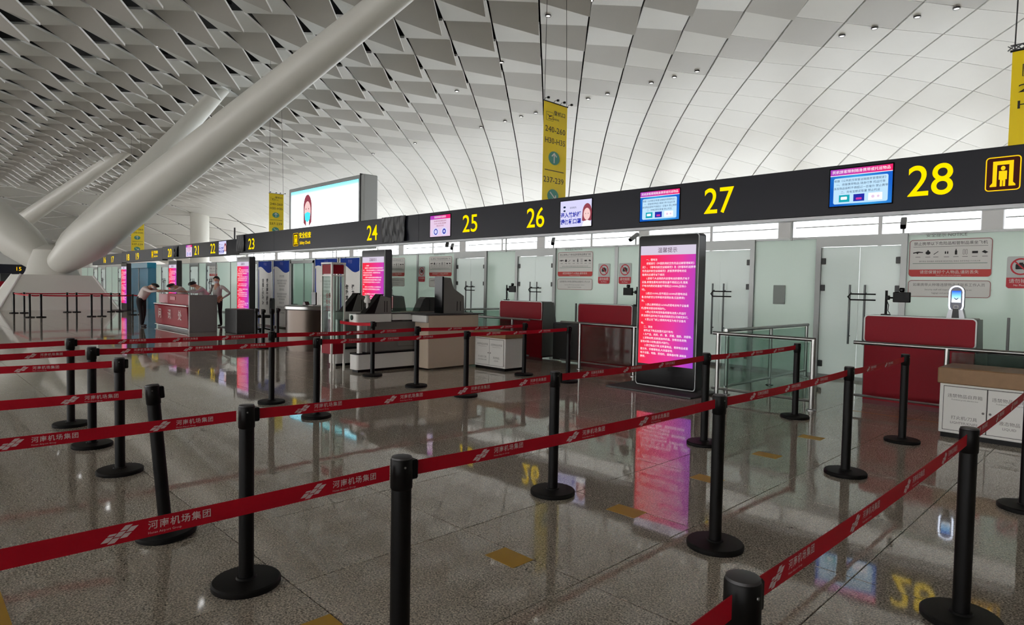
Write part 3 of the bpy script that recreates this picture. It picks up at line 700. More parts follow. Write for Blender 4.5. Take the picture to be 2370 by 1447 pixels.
# ------------------------------------------------------------------ white deposit cabinets
def deposit(x0, x1, y0, y1, h, lab, t1, e1, t2, e2, top):
    t = thing('deposit_cabinet', lab, 'cabinet', ((x0+x1)/2, y0, 0), 0, 'prohibited item deposit cabinets')
    w = (x1-x0)/2; d = y1-y0
    MB().box(-w+.02, w-.02, .02, d-.02, 0, .05).build('plinth', black_plastic, t)
    MB().bevbox(-w, w, .012, d, .05, h, .006).build('body', white_lacquer, t)
    MB().bevbox(-w-.02, w+.02, -.02, d+.02, h, h+top, .01).build('wooden_top', wood, t)
    for s, a, b in ((-1, t1, e1), (1, t2, e2)):
        xa, xb = (-w+.04, -.004) if s < 0 else (.004, w-.04)
        dr = MB().bevbox(xa, xb, 0, .013, .085, h-.03, .004).build('cabinet_door', white_lacquer, t)
        c = (xa+xb)/2; k = (xb-xa)/.36
        p = MB(); ink(p, '违禁物品自弃箱', .042*k, c, -.001, h*.78); ink(p, 'Prohibited goods abandon box', .018*k, c, -.001, h*.715)
        ink(p, a, .042*k, c, -.001, h*.38); ink(p, b, .034*k, c, -.001, h*.29); p.build('print', ink_grey, dr)
        rim = MB(); ring_rect(rim, xa-.006, xb+.006, .079, h-.024, .004, .006, .0115); rim.build('door_gap', dark_grey, dr)
        MB().lathe([(.0, -.012), (.012, -.012), (.012, 0)], 10, Matrix.Translation((-s*-.03*1, -.004, h*.52)) @ Matrix.Rotation(PI/2, 4, 'X')).build('lock', ink_grey, dr)
deposit(-1.62, -.78, 8.1, 8.7, .58, 'white deposit cabinet with wooden top at the right edge', '打火机/刀具', 'LIGHTER/KNIFE', '液态物品', 'LIQUID', .17)
deposit(-9.03, -8.2, 7.9, 8.42, .59, 'white deposit cabinet with wooden top beside the beige scanner end', '打火机/刀具', 'LIGHTER/KNIFE', '液态物品', 'LIQUID', .11)

# ------------------------------------------------------------------ white scanner lane
lane = thing('scanner_lane', 'white and grey walk through scanner lane with two long low walls', 'scanner', (0, 0, 0))
def lane_unit(x0, x1, y0, y1):
    MB().prism(round_rect(x0, x1, y0, y1, .06), 'z', .05, .31).build('plinth', white_lacquer, lane, smooth=True)
    MB().box(x0+.04, x1-.04, y0+.05, y1-.02, 0, .05).build('skirt', black_plastic, lane)
    MB().prism(round_rect(x0-.005, x1+.005, y0-.005, y1, .06), 'z', .31, .33).build('plinth_edge', black_plastic, lane)
    MB().bevbox(x0+.03, x1-.03, y0+.2, y1, .33, .88, .02).build('pedestal', mid_grey, lane)
    MB().lathe([(.05, .33), (.05, .88)], 14, Matrix.Translation(((x0+x1)/2+.02, y0+.12, 0))).build('column', mat('silver_column', (176, 175, 172), .35, metal=.3), lane, smooth=True)
    MB().prism(round_rect(x0-.01, x1+.01, y0-.02, y0+.72, .06), 'z', .87, 1.01).build('nose', white_lacquer, lane, smooth=True)
    MB().box(x0, x1, y0+.72, y1, .9, 1.0).build('rail_band', white_lacquer, lane)
    MB().box(x0+.02, x1-.02, y0, y1, 1.005, 1.02).build('top_strip', dark_grey, lane)
    MB().prism([(y0+.38, 1.015), (y0+.5, 1.34), (y0+.7, 1.29), (y0+.72, 1.015)], 'x', x0+.04, x1-.04).build('entry_fin', mid_grey, lane)
    MB().prism([(y0+.18, 1.015), (y0+.42, 1.015), (y0+.56, 1.36), (y0+.49, 1.36)], 'x', x0+.05, x1-.05).build('entry_screen', black_plastic, lane)
    for dy in (.57, .62): MB().box(x1-.04, x1-.036, y0+dy, y0+dy+.012, 1.04, 1.24).build('slot', black_plastic, lane)
    MB().lathe([(.045, 0), (.045, .01)], 14, Matrix.Translation(((x0+x1)/2, y0-.02, .95)) @ Matrix.Rotation(PI/2, 4, 'X')).build('sensor', black_gloss, lane)
    MB().bevbox(x1-.035, x1-.005, y0+.85, y1-.05, .42, .5, .006).build('light_bar', mid_grey, lane)
lane_unit(-9.86, -9.6, 5.72, 8.1); lane_unit(-10.86, -10.6, 5.86, 7.3)
MB().bevbox(-10.86, -10.55, 7.3, 8.4, .05, 1.0, .01).build('far_cabinet', beige, lane)
bc = MB().bevbox(-9.56, -9.15, 6.9, 8.1, .03, .99, .01).build('end_cabinet', beige, lane); MB().bevbox(-9.58, -9.12, 6.82, 8.2, .99, 1.015, .006).build('cabinet_top', dark_grey, bc)
MB().bevbox(-9.57, -9.14, 6.84, 6.9, .86, .99, .01).build('cabinet_edge', white_lacquer, bc)
MB().prism([(7.33, 1.02), (7.33, 1.69), (7.5, 1.68), (7.58, 1.48), (7.83, 1.34), (7.85, 1.02)], 'x', -9.5, -9.28).build('exit_fin', mid_grey, lane)
MB().box(-9.5, -9.275, 7.3, 7.34, 1.02, 1.7).build('exit_fin_face', black_gloss, lane)
for y in (7.66, 7.74): MB().box(-9.28, -9.276, y, y+.012, 1.06, 1.24).build('slot', black_plastic, lane)
MB().prism([(7.3, 1.02), (7.42, 1.26), (7.48, 1.3), (7.68, 1.3), (7.74, 1.26), (7.84, 1.02)], 'x', -10.2, -10.0).build('middle_fin', dark_grey, lane)
MB().box(-9.99, -9.986, 7.55, 7.565, 1.04, 1.26).build('slot', black_plastic, lane)
MB().box(-10.0, -9.95, 6.5, 7.3, 1.02, 1.1).build('glass_strip', glass_rail, lane)
MB().lathe([(.0, 0), (.05, .005), (.06, .04), (.05, .07), (.035, .1), (.05, .13), (.0, .15)], 14, Matrix.Translation((-9.73, 6.0, 1.2))).tube([(-9.73, 6.0, 1.02), (-9.73, 6.0, 1.22)], .02, 8).build('lens_ball', paper_white, lane, smooth=True)

# glass display column with red header
bt = thing('display_column', 'narrow white framed glass column with red header and foot', 'display stand', (-10.2, 5.60, 0))
W2 = .17; D2 = .12
for sx in (-1, 1):
    for sy in (-1, 1): MB().box(sx*W2-.015, sx*W2+.015, sy*D2-.015, sy*D2+.015, 0, 1.9).build('post', white_paint, bt)
MB().bevbox(-W2-.02, W2+.02, -D2-.02, D2+.02, 1.87, 1.9, .005).build('cap', white_paint, bt)
hp = MB()
for z0, z1, nm in ((1.7, 1.86, 'header_panel'), (.3, .52, 'foot_panel')):
    MB().box(-W2, W2, -D2-.004, -D2+.004, z0, z1).build(nm, counter_red, bt); MB().box(W2-.004, W2+.004, -D2, D2, z0, z1).build(nm, counter_red, bt)
MB().box(-W2, W2, -D2-.012, -D2+.012, .52, .54).box(W2-.012, W2+.012, -D2, D2, .52, .54).box(-W2, W2, -D2-.012, -D2+.012, 1.66, 1.68).box(W2-.012, W2+.012, -D2, D2, 1.66, 1.68).build('cross_bar', white_paint, bt)
MB().box(-W2, W2, -D2-.003, -D2+.003, .54, 1.66).build('glass_pane', glass_rail, bt); MB().box(W2-.003, W2+.003, -D2, D2, .54, 1.66).build('glass_pane', glass_rail, bt)
q = MB(); ink(q, '全民\n安检\n宣传', .1, 0, -D2+.03, 1.2, line=1.1, bold=.002); q.build('poster_text', mat('poster_red', (196, 30, 44), .5), bt)

# round steel podium
pd = thing('steel_podium', 'rounded brushed steel podium beside the clustered belt posts', 'podium', (-13.75, 6.95, 0))
MB().lathe([(.5, .0), (.5, .06), (.52, .06), (.52, .92), (.5, .92)], 32).build('drum', mat('podium_steel', (84, 75, 68), .3, metal=.75), pd, smooth=True)
MB().lathe([(.54, .92), (.56, .94), (.56, 1.0), (.54, 1.02)], 32).build('top', steel, pd, smooth=True)
MB().bevbox(-.72, -.5, -.1, .3, 0, .98, .01).build('side_wing', mid_grey, pd)
tag(MB().prism([(0, 0), (.16, .02), (.1, .09), (.03, .07)], 'y', 6.75, 6.85).build('phone_cradle', mat('dark_red_plastic', (60, 30, 28), .4), loc=(-13.7, 0, 1.022)), 'small dark cradle lying on the steel podium', 'phone')
tag(MB().box(-13.5, -13.3, 6.8, 7.0, 1.022, 1.034).build('paper_pad', paper_white), 'white sheet of paper on the steel podium', 'paper')
tag(MB().prism(round_rect(-.1, .1, 0, .3, .02), 'y', 0, .03).build('tablet_stand', black_gloss, loc=(-13.95, 7.15, 1.022)), 'black upright tablet on the steel podium', 'tablet')

# exhibition boards
def board(x0, x1, lab, cols=None, rows=None):
    w = (x1-x0)/2; t = thing('exhibition_board', lab, 'board', ((x0+x1)/2, 9.5, 0), 0, 'blue and white exhibition boards')
    MB().box(-w, w, 0, .03, .05, 2.28).build('panel', paper_white, t)
    for s in (-1, 1): MB().box(s*w-.02, s*w+.02, -.01, .04, 0, 2.3).build('post', alu, t)
    b = MB(); top = [(-w, 2.28), (w, 2.28)]
    wave = [(w-2*w*i/16, 1.98-.11*math.sin(i/16*PI*1.6+.4)) for i in range(17)]
    flat(b, [(-w, 2.28)]+list(reversed(wave))+[(w, 2.28)], -.002); flat(b, [(-w, .05), (-w+.1, .05), (-w+.06, 2), (-w, 2)], -.002); b.build('blue_field', blue_board, t)
    p = MB()
    if cols:
        for k, s in enumerate(cols): ink(p, '\n'.join(s), .15, (-.14+.3*k)*w/.5, -.003, 1.2, line=1.05, bold=.006)
    if rows:
        for k, s in enumerate(rows):
            ink(p, s, .09, .04, -.003, 1.75-.45*k)
            for r_, s2 in enumerate(('安全检查服务流程说明', '旅客须知请主动配合', '祝您旅途愉快')): ink(p, s2, .075, .04, -.003, 1.6-.45*k-.09*r_)
    p.build('print', ink_black if cols else ink_grey, t)
    q = MB(); ink(q, '平安', .12, 0, -.003, 2.17); q.build('heading', mat('board_heading', (120, 120, 190), .5), t)
board(-22.7, -21.55, 'tall blue and white board with two columns of black characters, leftmost', ('全面保障运行', '安全高效服务')); board(-21.45, -20.2, 'blue and white board with grey text blocks beside the leftmost board', rows=('安检流程', '服务承诺', '联系方式'))
board(-18.45, -17.05, 'blue and white board behind the red topped glass column', rows=('安检须知', '快速通道', '文明出行')); board(-16.9, -15.8, 'blue topped board with black columns just left of a pink totem', ('你我真心', '强力安全'))
MB_ = MB().box(-20.15, -20.05, 9.48, 9.56, 0, 2.25).box(-18.6, -18.5, 9.48, 9.56, 0, 2.25).box(-20.15, -18.5, 9.48, 9.56, 2.17, 2.27)
t = thing('glass_portal', 'grey framed glass portal between the blue boards', 'portal', (0, 0, 0)); MB_.build('frame', alu, t); MB().box(-20.05, -18.6, 9.51, 9.525, .1, 2.17).build('glass_pane', glass_rail, t)
t = thing('blue_glass_booth', 'blue glass booth far left beneath the beam', 'booth', (-39.9, 10, 0))
MB().box(-1.7, 1.7, 0, .02, 0, 2.2).build('glass_wall', glass_blue, t); MB().box(1.69, 1.71, 0, .4, 0, 2.2).build('glass_wall', glass_blue, t); MB().bevbox(-1.75, 1.75, -.05, .4, 2.2, 2.5, .02).build('header', mat('cyan_header', (40, 160, 200), .3), t)
MB().box(-.03, .03, -.02, .04, 0, 2.2).build('post', alu, t)

# security cameras on the partition
def cctv(x, y, z, rz, lab, two=False):
    t = thing('security_camera', lab, 'camera', (x, y, z), rz, 'security cameras over the partition')
    MB().tube([(0, 0, 0), (0, 0, .16)], .018, 8).build('bracket', alu, t)
    M = Matrix.Translation((0, -.04, .17)) @ Matrix.Rotation(.6, 4, 'X')
    MB().bevbox(-.045, .045, -.14, .12, -.04, .045, .012, M).build('housing', mat('camera_grey', (150, 152, 152), .4), t)
    MB().bevbox(-.04, .04, -.16, -.13, -.035, .04, .006, M).build('lens_hood', black_gloss, t)
    if two: MB().bevbox(-.2, -.1, -.1, .06, .02, .1, .01, M).build('second_housing', dark_grey, t)
cctv(-3.03, YW, 2.55, .2, 'grey security camera above the frame of door 28'); cctv(-10.85, YW, 2.55, .6, 'white security camera above the frame of the lane 26 door')
cctv(-8.35, YW, 2.55, -.3, 'small camera on the partition left of the purple totem'); cctv(-14.9, YW, 2.55, .7, 'twin security cameras above the lane 25 notice', True)

# ------------------------------------------------------------------ belt posts
PH = .91
post_base = MB().lathe([(.163, 0), (.165, .004), (.165, .024), (.158, .032), (.05, .037), (.045, .045)], 40).mesh('base', black_base, True)
post_pole = MB().lathe([(.036, .03), (.036, .8)], 24).mesh('pole', black_plastic, True)
post_head = MB().lathe([(.036, .795), (.0395, .8), (.0395, .9), (.0375, .905)], 24).mesh('head', black_plastic, True)
post_cap = MB().lathe([(.0375, .903), (.036, .911), (.033, .912)], 24).mesh('cap', cap_grey, True)
clip_y = MB().bevbox(-.024, .024, .03, .058, .826, .896, .005).mesh('belt_clip', black_plastic)
bolt = MB().lathe([(.004, 0), (.004, .003)], 8, Matrix.Translation((.0385, -.012, .88)) @ Matrix.Rotation(PI/2, 4, 'Y')).mesh('screw', steel)
def logo_polys():
    out = []; sh = .55
    for x0, rows in ((0, ((.12, .42), (.47, .60))), (.25, ((.0, .30), (.35, .65), (.70, 1.0))), (.5, ((.22, .50), (.55, .86)))):
        for a, b in rows: out.append([(x0+sh*a, a), (x0+.22+sh*a, a), (x0+.22+sh*b, b), (x0+sh*b, b)])
    return out
LOGO = logo_polys()
def print_unit():
    mb = MB()
    for p in LOGO: mb.face([(.078*u, .041*v-.0205, 0) for u, v in p])
    logo = (mb.v, mb.f); mb = MB()
    vs, fs = text_data('河南机场集团', .0255, align='LEFT', bold=.0003, space=1.16, res=1); mb.add([(x+.115, y+.005, 0) for x, y, z in vs], fs)
    vs, fs = text_data('Henan Airport Group', .0095, align='LEFT', res=1); mb.add([(x+.115, y-.0145, 0) for x, y, z in vs], fs)
    return logo, (mb.v, mb.f)
PL, PT = [MB().add([(x, 0, y) for x, y, z in u[0]], u[1]).mesh(nm, print_white) for u, nm in zip(print_unit(), ('belt_logo', 'belt_lettering'))]
def belt(parent, a, b, printed=True, off=.06, dark=False):
    """belt from the parent post's head (a) to (b), both (x, y) at head height; parent sits at a unrotated"""
    a, b = Vector(a), Vector(b); L = (b-a).length; d = (b-a)/L; ang = math.atan2(d.y, d.x); zc_ = .861; hh = .026
    n = 12; vs = []; 
    for k in range(n+1):
        s = .05+(L-.1)*k/n; sag = -.012*4*(k/n)*(1-k/n)
        for dy in (-.001, .001):
            for dz in (-hh, hh): vs.append((s, dy, dz+sag))
    fs = []
    for k in range(n):
        q = k*4; fs += [(q, q+4, q+5, q+1), (q+2, q+3, q+7, q+6), (q, q+2, q+6, q+4), (q+1, q+5, q+7, q+3)]
    fs += [(0, 1, 3, 2), (n*4, n*4+2, n*4+3, n*4+1)]
    o = MB().add(vs, fs).build('belt', belt_red, parent, loc=(0, 0, zc_)); o.rotation_euler = (0, 0, ang)
    if printed:
        s = .05+off
        while s < L-.36:
            k = s/L; sag = -.012*4*k*(1-k)
            obj('belt_logo', PL, o, (s, -.0022, sag)); obj('belt_lettering', PT, o, (s, -.0022, sag))
            s += .54
    return o
def belt_post(x, y, lab, grp='belt posts in the queue lines', lean=(0, 0), clips=True):
    t = thing('belt_post', lab, 'belt post', (x, y, 0), 0, grp)
    if lean != (0, 0): t.rotation_euler = (lean[0], lean[1], 0)
    obj('base', post_base, t); obj('pole', post_pole, t); h = obj('head', post_head, t); obj('cap', post_cap, h)
    if clips: obj('belt_clip', clip_y, h); obj('screw', bolt, h)
    return t
LINES = [('rightmost belt line', [(-.60, -.95), (-.60, 1.30), (-.59, 3.57), (-.61, 5.79)], 0),
         ('second belt line from the right', [(-1.95, -.95), (-1.87, 1.30), (-1.796, 3.50), (-1.793, 5.743), (-1.804, 7.473)], .2),
         ('third belt line from the right', [(-3.33, -.95), (-3.165, 1.268), (-3.094, 3.50), (-3.109, 5.763), (-3.051, 7.87)], .12),
         ('second belt line from the left', [(-6.86, -.95), (-6.77, 1.311), (-6.679, 3.466), (-6.678, 5.695), (-6.674, 7.86)], .1),
         ('leftmost belt line', [(-7.95, -.95), (-7.879, 1.339), (-7.836, 3.452), (-7.797, 5.669), (-7.686, 7.874)], .3)]
ORD = ['nearest visible post', 'second post', 'third post', 'farthest post']
for lab, pts, off in LINES:
    posts = []
    for k, (x, y) in enumerate(pts):
        l = ('black belt post starting the '+lab+', outside the view') if k == 0 else 'black belt post, %s of the %s' % (ORD[k-1], lab)
        posts.append(belt_post(x, y, l))
    for k in range(len(pts)-1): belt(posts[k], pts[k], pts[k+1], off=off+.07*k)
for x, y, x2, lab, lean in ((-4.11, 1.17, -4.45, 'black belt post that leans, nearest of the four at the left edge', (.075, -.03)), (-5.714, 1.292, -6.2, 'black belt post with no belt on its right, second of four at left', (0, 0))):
    e = belt_post(x2, -.95, 'black belt post outside the view, holding the %s left post belt' % ('leaning' if lean[0] else 'upright'))
    belt_post(x, y, lab, lean=lean); belt(e, (x2, -.95), (x-.02, y-.07) if lean[0] else (x, y), off=.5)
g = belt_post(-9.16, 5.759, 'black belt post standing in front of the white scanner nose'); belt(g, (-9.16, 5.759), (-10.02, 5.6), printed=False)
for k, (x, y) in enumerate(((-15.05, 6.25), (-14.75, 6.5), (-14.55, 6.2), (-15.1, 6.8))):
    t = belt_post(x, y, 'spare black belt post by the steel podium, %s of the bunch' % ('leftmost', 'second from left', 'rightmost', 'rearmost')[k], 'spare belt posts by the podium')
farp = [(-34.84, 3.89), (-30.81, 3.93), (-35.09, 5.86), (-30.72, 5.96), (-35.0, 7.58), (-31.67, 7.68)]
fl_ = {}
for k, (x, y) in enumerate(farp):
    for s in (0, 1):
        fl_[k, s] = belt_post(x, y+s*.36, 'far black belt post, %s of the %s pair from left' % (('left', 'right')[s], ('second', 'first', 'fourth', 'third', 'sixth', 'fifth')[k]), 'belt posts around the column base', clips=False)
belt_red_ = belt_red
for a, b in ((0, 2), (2, 4), (1, 3), (3, 5)):
    belt(fl_[a, 1], (farp[a][0], farp[a][1]+.36), farp[b], printed=False)
for k in range(6): belt(fl_[k, 0], farp[k], (farp[k][0], farp[k][1]+.36), printed=False)
belt(fl_[1, 0], farp[1], farp[0], printed=False)

# yellow tape marks
tm = MB().bevbox(-.115, .115, -.08, .08, 0, .0012, .0004).mesh('floor_tape', tape_yellow)
for k, y in enumerate((1.35, 2.475, 3.6, 4.715, 5.84, 6.92)):
    tag(obj('floor_tape', tm, None, (-2.505, y, .0003), (0, 0, .02*((k % 3)-1))), 'yellow tape mark on the granite between two belt lines, %s from the camera' % ('first', 'second', 'third', 'fourth', 'fifth', 'sixth')[k], 'tape mark', 'waiting marks on the floor')
tag(obj('floor_tape', MB().bevbox(-.5, .5, -.05, .05, 0, .0012, .0004).mesh('floor_tape', tape_yellow), None, (-3.8, .318, .0003)), 'long yellow tape strip at the lower left corner of the floor', 'tape mark')
tag(obj('floor_tape', MB().bevbox(-.6, .6, -.02, .02, 0, .0012, .0004).mesh('floor_tape', mat('tape_orange', (150, 104, 40), .5)), None, (-2.15, 8.95, .0003)), 'thin worn orange line in front of the rightmost counter', 'tape mark')

# ------------------------------------------------------------------ branching roof columns
col_white = mat('column_white', (214, 212, 204), .42)
def roof_column(bx, by, arms, lab, s=1.0):
    t = thing('roof_column', lab, 'column', (bx, by, 0), 0, 'branching roof columns')
    vs = [(sx*2.45*s, sy*2.45*s, 0) for sx, sy in ((-1, -1), (1, -1), (1, 1), (-1, 1))]+[(sx*1.5*s, sy*1.5*s, 1.72) for sx, sy in ((-1, -1), (1, -1), (1, 1), (-1, 1))]
    MB().add(vs, [(3, 2, 1, 0), (4, 5, 6, 7), (0, 1, 5, 4), (1, 2, 6, 5), (2, 3, 7, 6), (3, 0, 4, 7)]).build('plinth', white_paint, t)
    for k in range(4): MB().tube([Vector(vs[k])+Vector((0, 0, .03)), vs[k+4]], .05, 8).build('edge_trim', panel_edge, t)
    MB().lathe([(1.22*s, 1.70), (1.12*s, 1.9), (1.0*s, 2.4), (.8*s, 3.0), (.3*s, 3.3)], 40).build('foot', col_white, t, smooth=True)
    for e, r0, r1 in arms:
        a = Vector((0, 0, 2.0)); b = Vector(e)-Vector((bx, by, 0)); pts = []; rs = []
        for k in range(17):
            u = (k/16)**1.25; pts.append(a+(b-a)*u); rs.append(r0*(.45+.55*(u/.12)**.8) if u < .12 else r0+(r1-r0)*((u-.12)/.88)**1.0)
        MB().tube(pts, rs, 40).build('arm', col_white, t, smooth=True)
    return t
roof_column(-40.3, 6.1, [((-15.3, 14.2, 13.6), 1.0, .4), ((-40.2, 14.9, 13.6), .84, .38), ((-52, -3, 13.6), 1.0, .55), ((-27, -4.5, 13.6), 1.3, .55)][:3], 'huge white branching roof column on a sloped white base, nearest')
roof_column(-100, 5, [((-66.0, 15.9, 13.6), 1.0, .5), ((-112, -4, 13), 1.0, .5)], 'farther branching white roof column behind the nearest one')
for x, y, r, lab in ((-104.9, 34.7, 1.35, 'plain white round column rising behind the beam, right of the far yellow banner'), (-118, 22.5, 1.2, 'plain white round column partly hidden by the big leaning arm')):
    t = thing('round_column', lab, 'column', (x, y, 0), 0, 'round white columns'); MB().lathe([(r, 0), (r, zc(x, y)+1)], 32).build('shaft', col_white, t, smooth=True); MB().lathe([(r+.15, 0), (r+.15, .3), (r, .4)], 32).build('collar', col_white, t, smooth=True)

# ------------------------------------------------------------------ hanging banners
def plane_icon(mb, x0, z0, s, y):
    ring_rect(mb, x0, x0+s, z0, z0+s, .02*s, .03*s, y)
    P = lambda u, v: (x0+u*s, z0+v*s)
    flat(mb, [P(.12, .74), P(.2, .7), P(.45, .6), P(.85, .66), P(.9, .6), P(.62, .5), P(.45, .36), P(.36, .36), P(.42, .52), P(.2, .62)], y); mb.box(x0+.3*s, x0+.85*s, y-.0005, y+.0005, z0+.18*s, z0+.25*s)
def arrow(mb, cx, cz, r, ang, y):
    c, s = math.cos(ang), math.sin(ang)
    def P(u, v): return (cx+r*(u*c-v*s), cz+r*(u*s+v*c))
    flat(mb, [P(-.09, -.75), P(.09, -.75), P(.09, .7), P(-.09, .7)], y)
    flat(mb, [P(0, .82), P(-.5, .28), P(-.36, .16), P(0, .56)], y); flat(mb, [P(0, .82), P(.5, .28), P(.36, .16), P(0, .56)], y)
def banner_meshes(h):
    """1 m wide cloth, top at z=0"""
    c = MB().box(-.5, .5, -.004, .004, -h, 0).mesh('cloth', banner_yellow)
    out = [c]
    p = MB(); M = [ink_black, banner_teal, paper_white]; y = -.006
    for mb_, sgn in ((p, 1),):
        p.cur = 0; plane_icon(p, -.4, -.42*1.0-.22, .3, y); ink(p, '登机口', .17, .17, y, -.34, bold=.002); ink(p, 'Gates', .13, .0, y, -.54, align='CENTER')
        ink(p, '240-260', .25, 0, y, -.93, fit=(.86, .2)); ink(p, 'H30-H35', .25, 0, y, -1.33, fit=(.86, .2))
        p.cur = 1; disc(p, -.03, -1.93, .24, y, 28); p.cur = 2; arrow(p, -.03, -1.93, .24, 0, y-.002)
        p.cur = 0; p.box(-.42, .4, y-.0005, y+.0005, -2.395, -2.37); ink(p, '237-239', .25, -.03, y, -2.72, fit=(.86, .2))
        if h > 3.2: p.cur = 1; disc(p, -.05, -3.28, .24, y, 28); p.cur = 2; arrow(p, -.05, -3.28, .24, -2.356, y-.002)
    out.append(p.mesh('print', M)); return out
BM = banner_meshes(3.65)
def banner(x, y, z, rz, s, lab, h=3.65, sx=1.0, lattice=False, ztop=None, meshes=None):
    t = thing('gate_banner', lab, 'banner', (x, y, z), rz, 'yellow gate banners'); t.scale = (sx, 1, s)
    me = meshes or BM
    c = obj('cloth', me[0], t); obj('print', me[1], c)
    b = obj('print', me[1], c); b.rotation_euler = (0, 0, PI)
    MB().box(-.52, .52, -.02, .02, -.0, .03).build('top_bar', black_plastic, t); MB().box(-.52, .52, -.02, .02, -h-.03, -h).build('bottom_bar', black_plastic, t)
    zt = ((ztop or zc(x, y)-.2)-z)/s
    for k, u in enumerate((-.48, .48)): MB().tube([(u, 0, .03), (u*.55 if k else u*.9, 0, zt)], .008, 6).build('cable', dark_grey, t)
    if lattice:
        lb = MB().box(-.52, .52, -.03, .03, .15, .17).box(-.52, .52, -.03, .03, .03, .045)
        for k in range(16):
            u = -.52+k*.065; lb.box(u, u+.012, -.02, .02, .04, .16, Matrix.Translation((u, 0, .1)) @ Matrix.Rotation(.5, 4, 'Y') @ Matrix.Translation((-u, 0, -.1)))
            lb.box(u, u+.012, -.02, .02, .04, .16, Matrix.Translation((u, 0, .1)) @ Matrix.Rotation(-.5, 4, 'Y') @ Matrix.Translation((-u, 0, -.1)))
        lb.build('lattice_beam', dark_grey, t)
    else:
        for u in (-.5, -.1, .18, .5): MB().tube([(u, 0, .02), (u, -.06, .08), (u, -.16, .08)], .008, 6).bevbox(u-.03, u+.03, -.2, -.14, .03, .1, .006).build('spotlight', black_plastic, t)
# faces +X (across the hall): local x runs along +Y
banner(-12.35, 13.75, 6.8, PI/2, .80, 'tall yellow banner with gates 240-260 and 237-239, centre of the hall', sx=1.0)
BM2 = banner_meshes(2.5)
banner(-1.25, 14.5, 5.92, 0, .72, 'yellow banner cut by the right edge of the view above number 28', h=2.5, sx=1.55, lattice=True, meshes=BM2)
banner(-56.0, 13.95, 6.1, PI/2, .645, 'small far yellow banner beside the leaning white arm', sx=.9, h=3.65)
banner(-31.3, 14.0, 6.0, PI/2, .55, 'narrow far yellow banner left of the big bright screen', sx=.75)

# ------------------------------------------------------------------ big bright screen behind the beam
bs = thing('led_billboard', 'big bright white and cyan screen showing a woman wearing a mask', 'billboard', (-37.9, 20, 4.6))
MB().bevbox(-4.9, 4.9, .05, 1.0, -.9, 3.45, .05).build('case', mat('billboard_grey', (176, 178, 178), .45), bs)
MB().box(4.5, 4.56, .0, 1.02, -.9, 3.5).build('side_seam', dark_grey, bs)
s_ = MB(); flat(s_, [(-4.55, -.5), (4.3, -.5), (4.3, 3.2), (-4.55, 3.2)], .04); scr = s_.build('screen', grad_emis('billboard_picture', [(0, (245, 252, 255)), (.84, (240, 251, 255)), (.92, (130, 225, 245)), (1, (90, 215, 245))], 2, 0, 3.3, .9), bs)
q = MB(); y = .03; q.cur = 0; disc(q, -2.1, 2.0, .58, y, 24, .85); flat(q, [(-2.65, 1.0), (-2.3, .75), (-2.35, 2), (-2.68, 2)], y); flat(q, [(-1.55, 1.0), (-1.9, .75), (-1.85, 2), (-1.52, 2)], y)
q.cur = 1; disc(q, -2.1, 1.75, .45, y-.004, 24, .66); q.cur = 2; flat(q, [(-2.5, 1.6), (-2.1, 1.7), (-1.7, 1.6), (-1.75, 1.2), (-2.1, 1.0), (-2.45, 1.2)], y-.008)
q.cur = 0; disc(q, -2.28, 1.9, .05, y-.01, 10); disc(q, -1.92, 1.9, .05, y-.01, 10)
q.cur = 3; ink(q, '请佩戴口罩', .75, .9, y-.004, 2.0); ink(q, '做好防护', .5, 1.4, y-.004, 1.2)
q.build('picture', [scr_hair, scr_skin, emis('mask_cyan', (70, 200, 215), .6), emis('billboard_grey_ink', (196, 204, 214), .7)], scr)

# ------------------------------------------------------------------ enquiry desk
dk = thing('enquiry_desk', 'red and grey enquiry desk with white characters', 'desk', (-21.95, 6.4, 0))
MB().box(-1.6, 1.62, .06, .78, 0, .08).build('plinth', dark_grey, dk)
MB().prism([(.1, .08), (0, .12), (-.04, .72), (.0, .76), (.1, .76)], 'x', -1.62, 1.62).build('front_panel', counter_red, dk)
MB().box(-1.64, 1.64, -.06, .02, .76, .79).build('ledge', white_lacquer, dk); MB().box(-1.64, 1.64, -.03, .02, .08, .1).build('light_strip', white_lacquer, dk)
MB().bevbox(-.35, 1.64, .0, .06, .8, 1.13, .01).build('upper_panel', counter_red, dk); MB().bevbox(-1.64, -.35, .1, .14, .8, 1.1, .01).build('upper_panel', mat('pale_red', (170, 70, 84), .4), dk)
MB().bevbox(1.62, 1.72, 0, .8, 0, 1.12, .01).build('end_panel', mat('desk_grey', (128, 122, 122), .4), dk)
MB().bevbox(-1.62, 1.62, .14, .8, .74, .78, .01).build('work_top', counter_grey, dk)
q = MB()
for k, s in enumerate('问讯处'): ink(q, s, .34, -1.0+k*1.0, -.05, .45)
q.build('characters', paper_white, dk)
tag(MB().bevbox(-22.0, -21.5, 6.385, 6.398, .93, 1.04, .002).build('desk_plate', mat('plate_pink', (196, 110, 120), .5)), 'pale plate on the front of the red enquiry desk', 'plate')
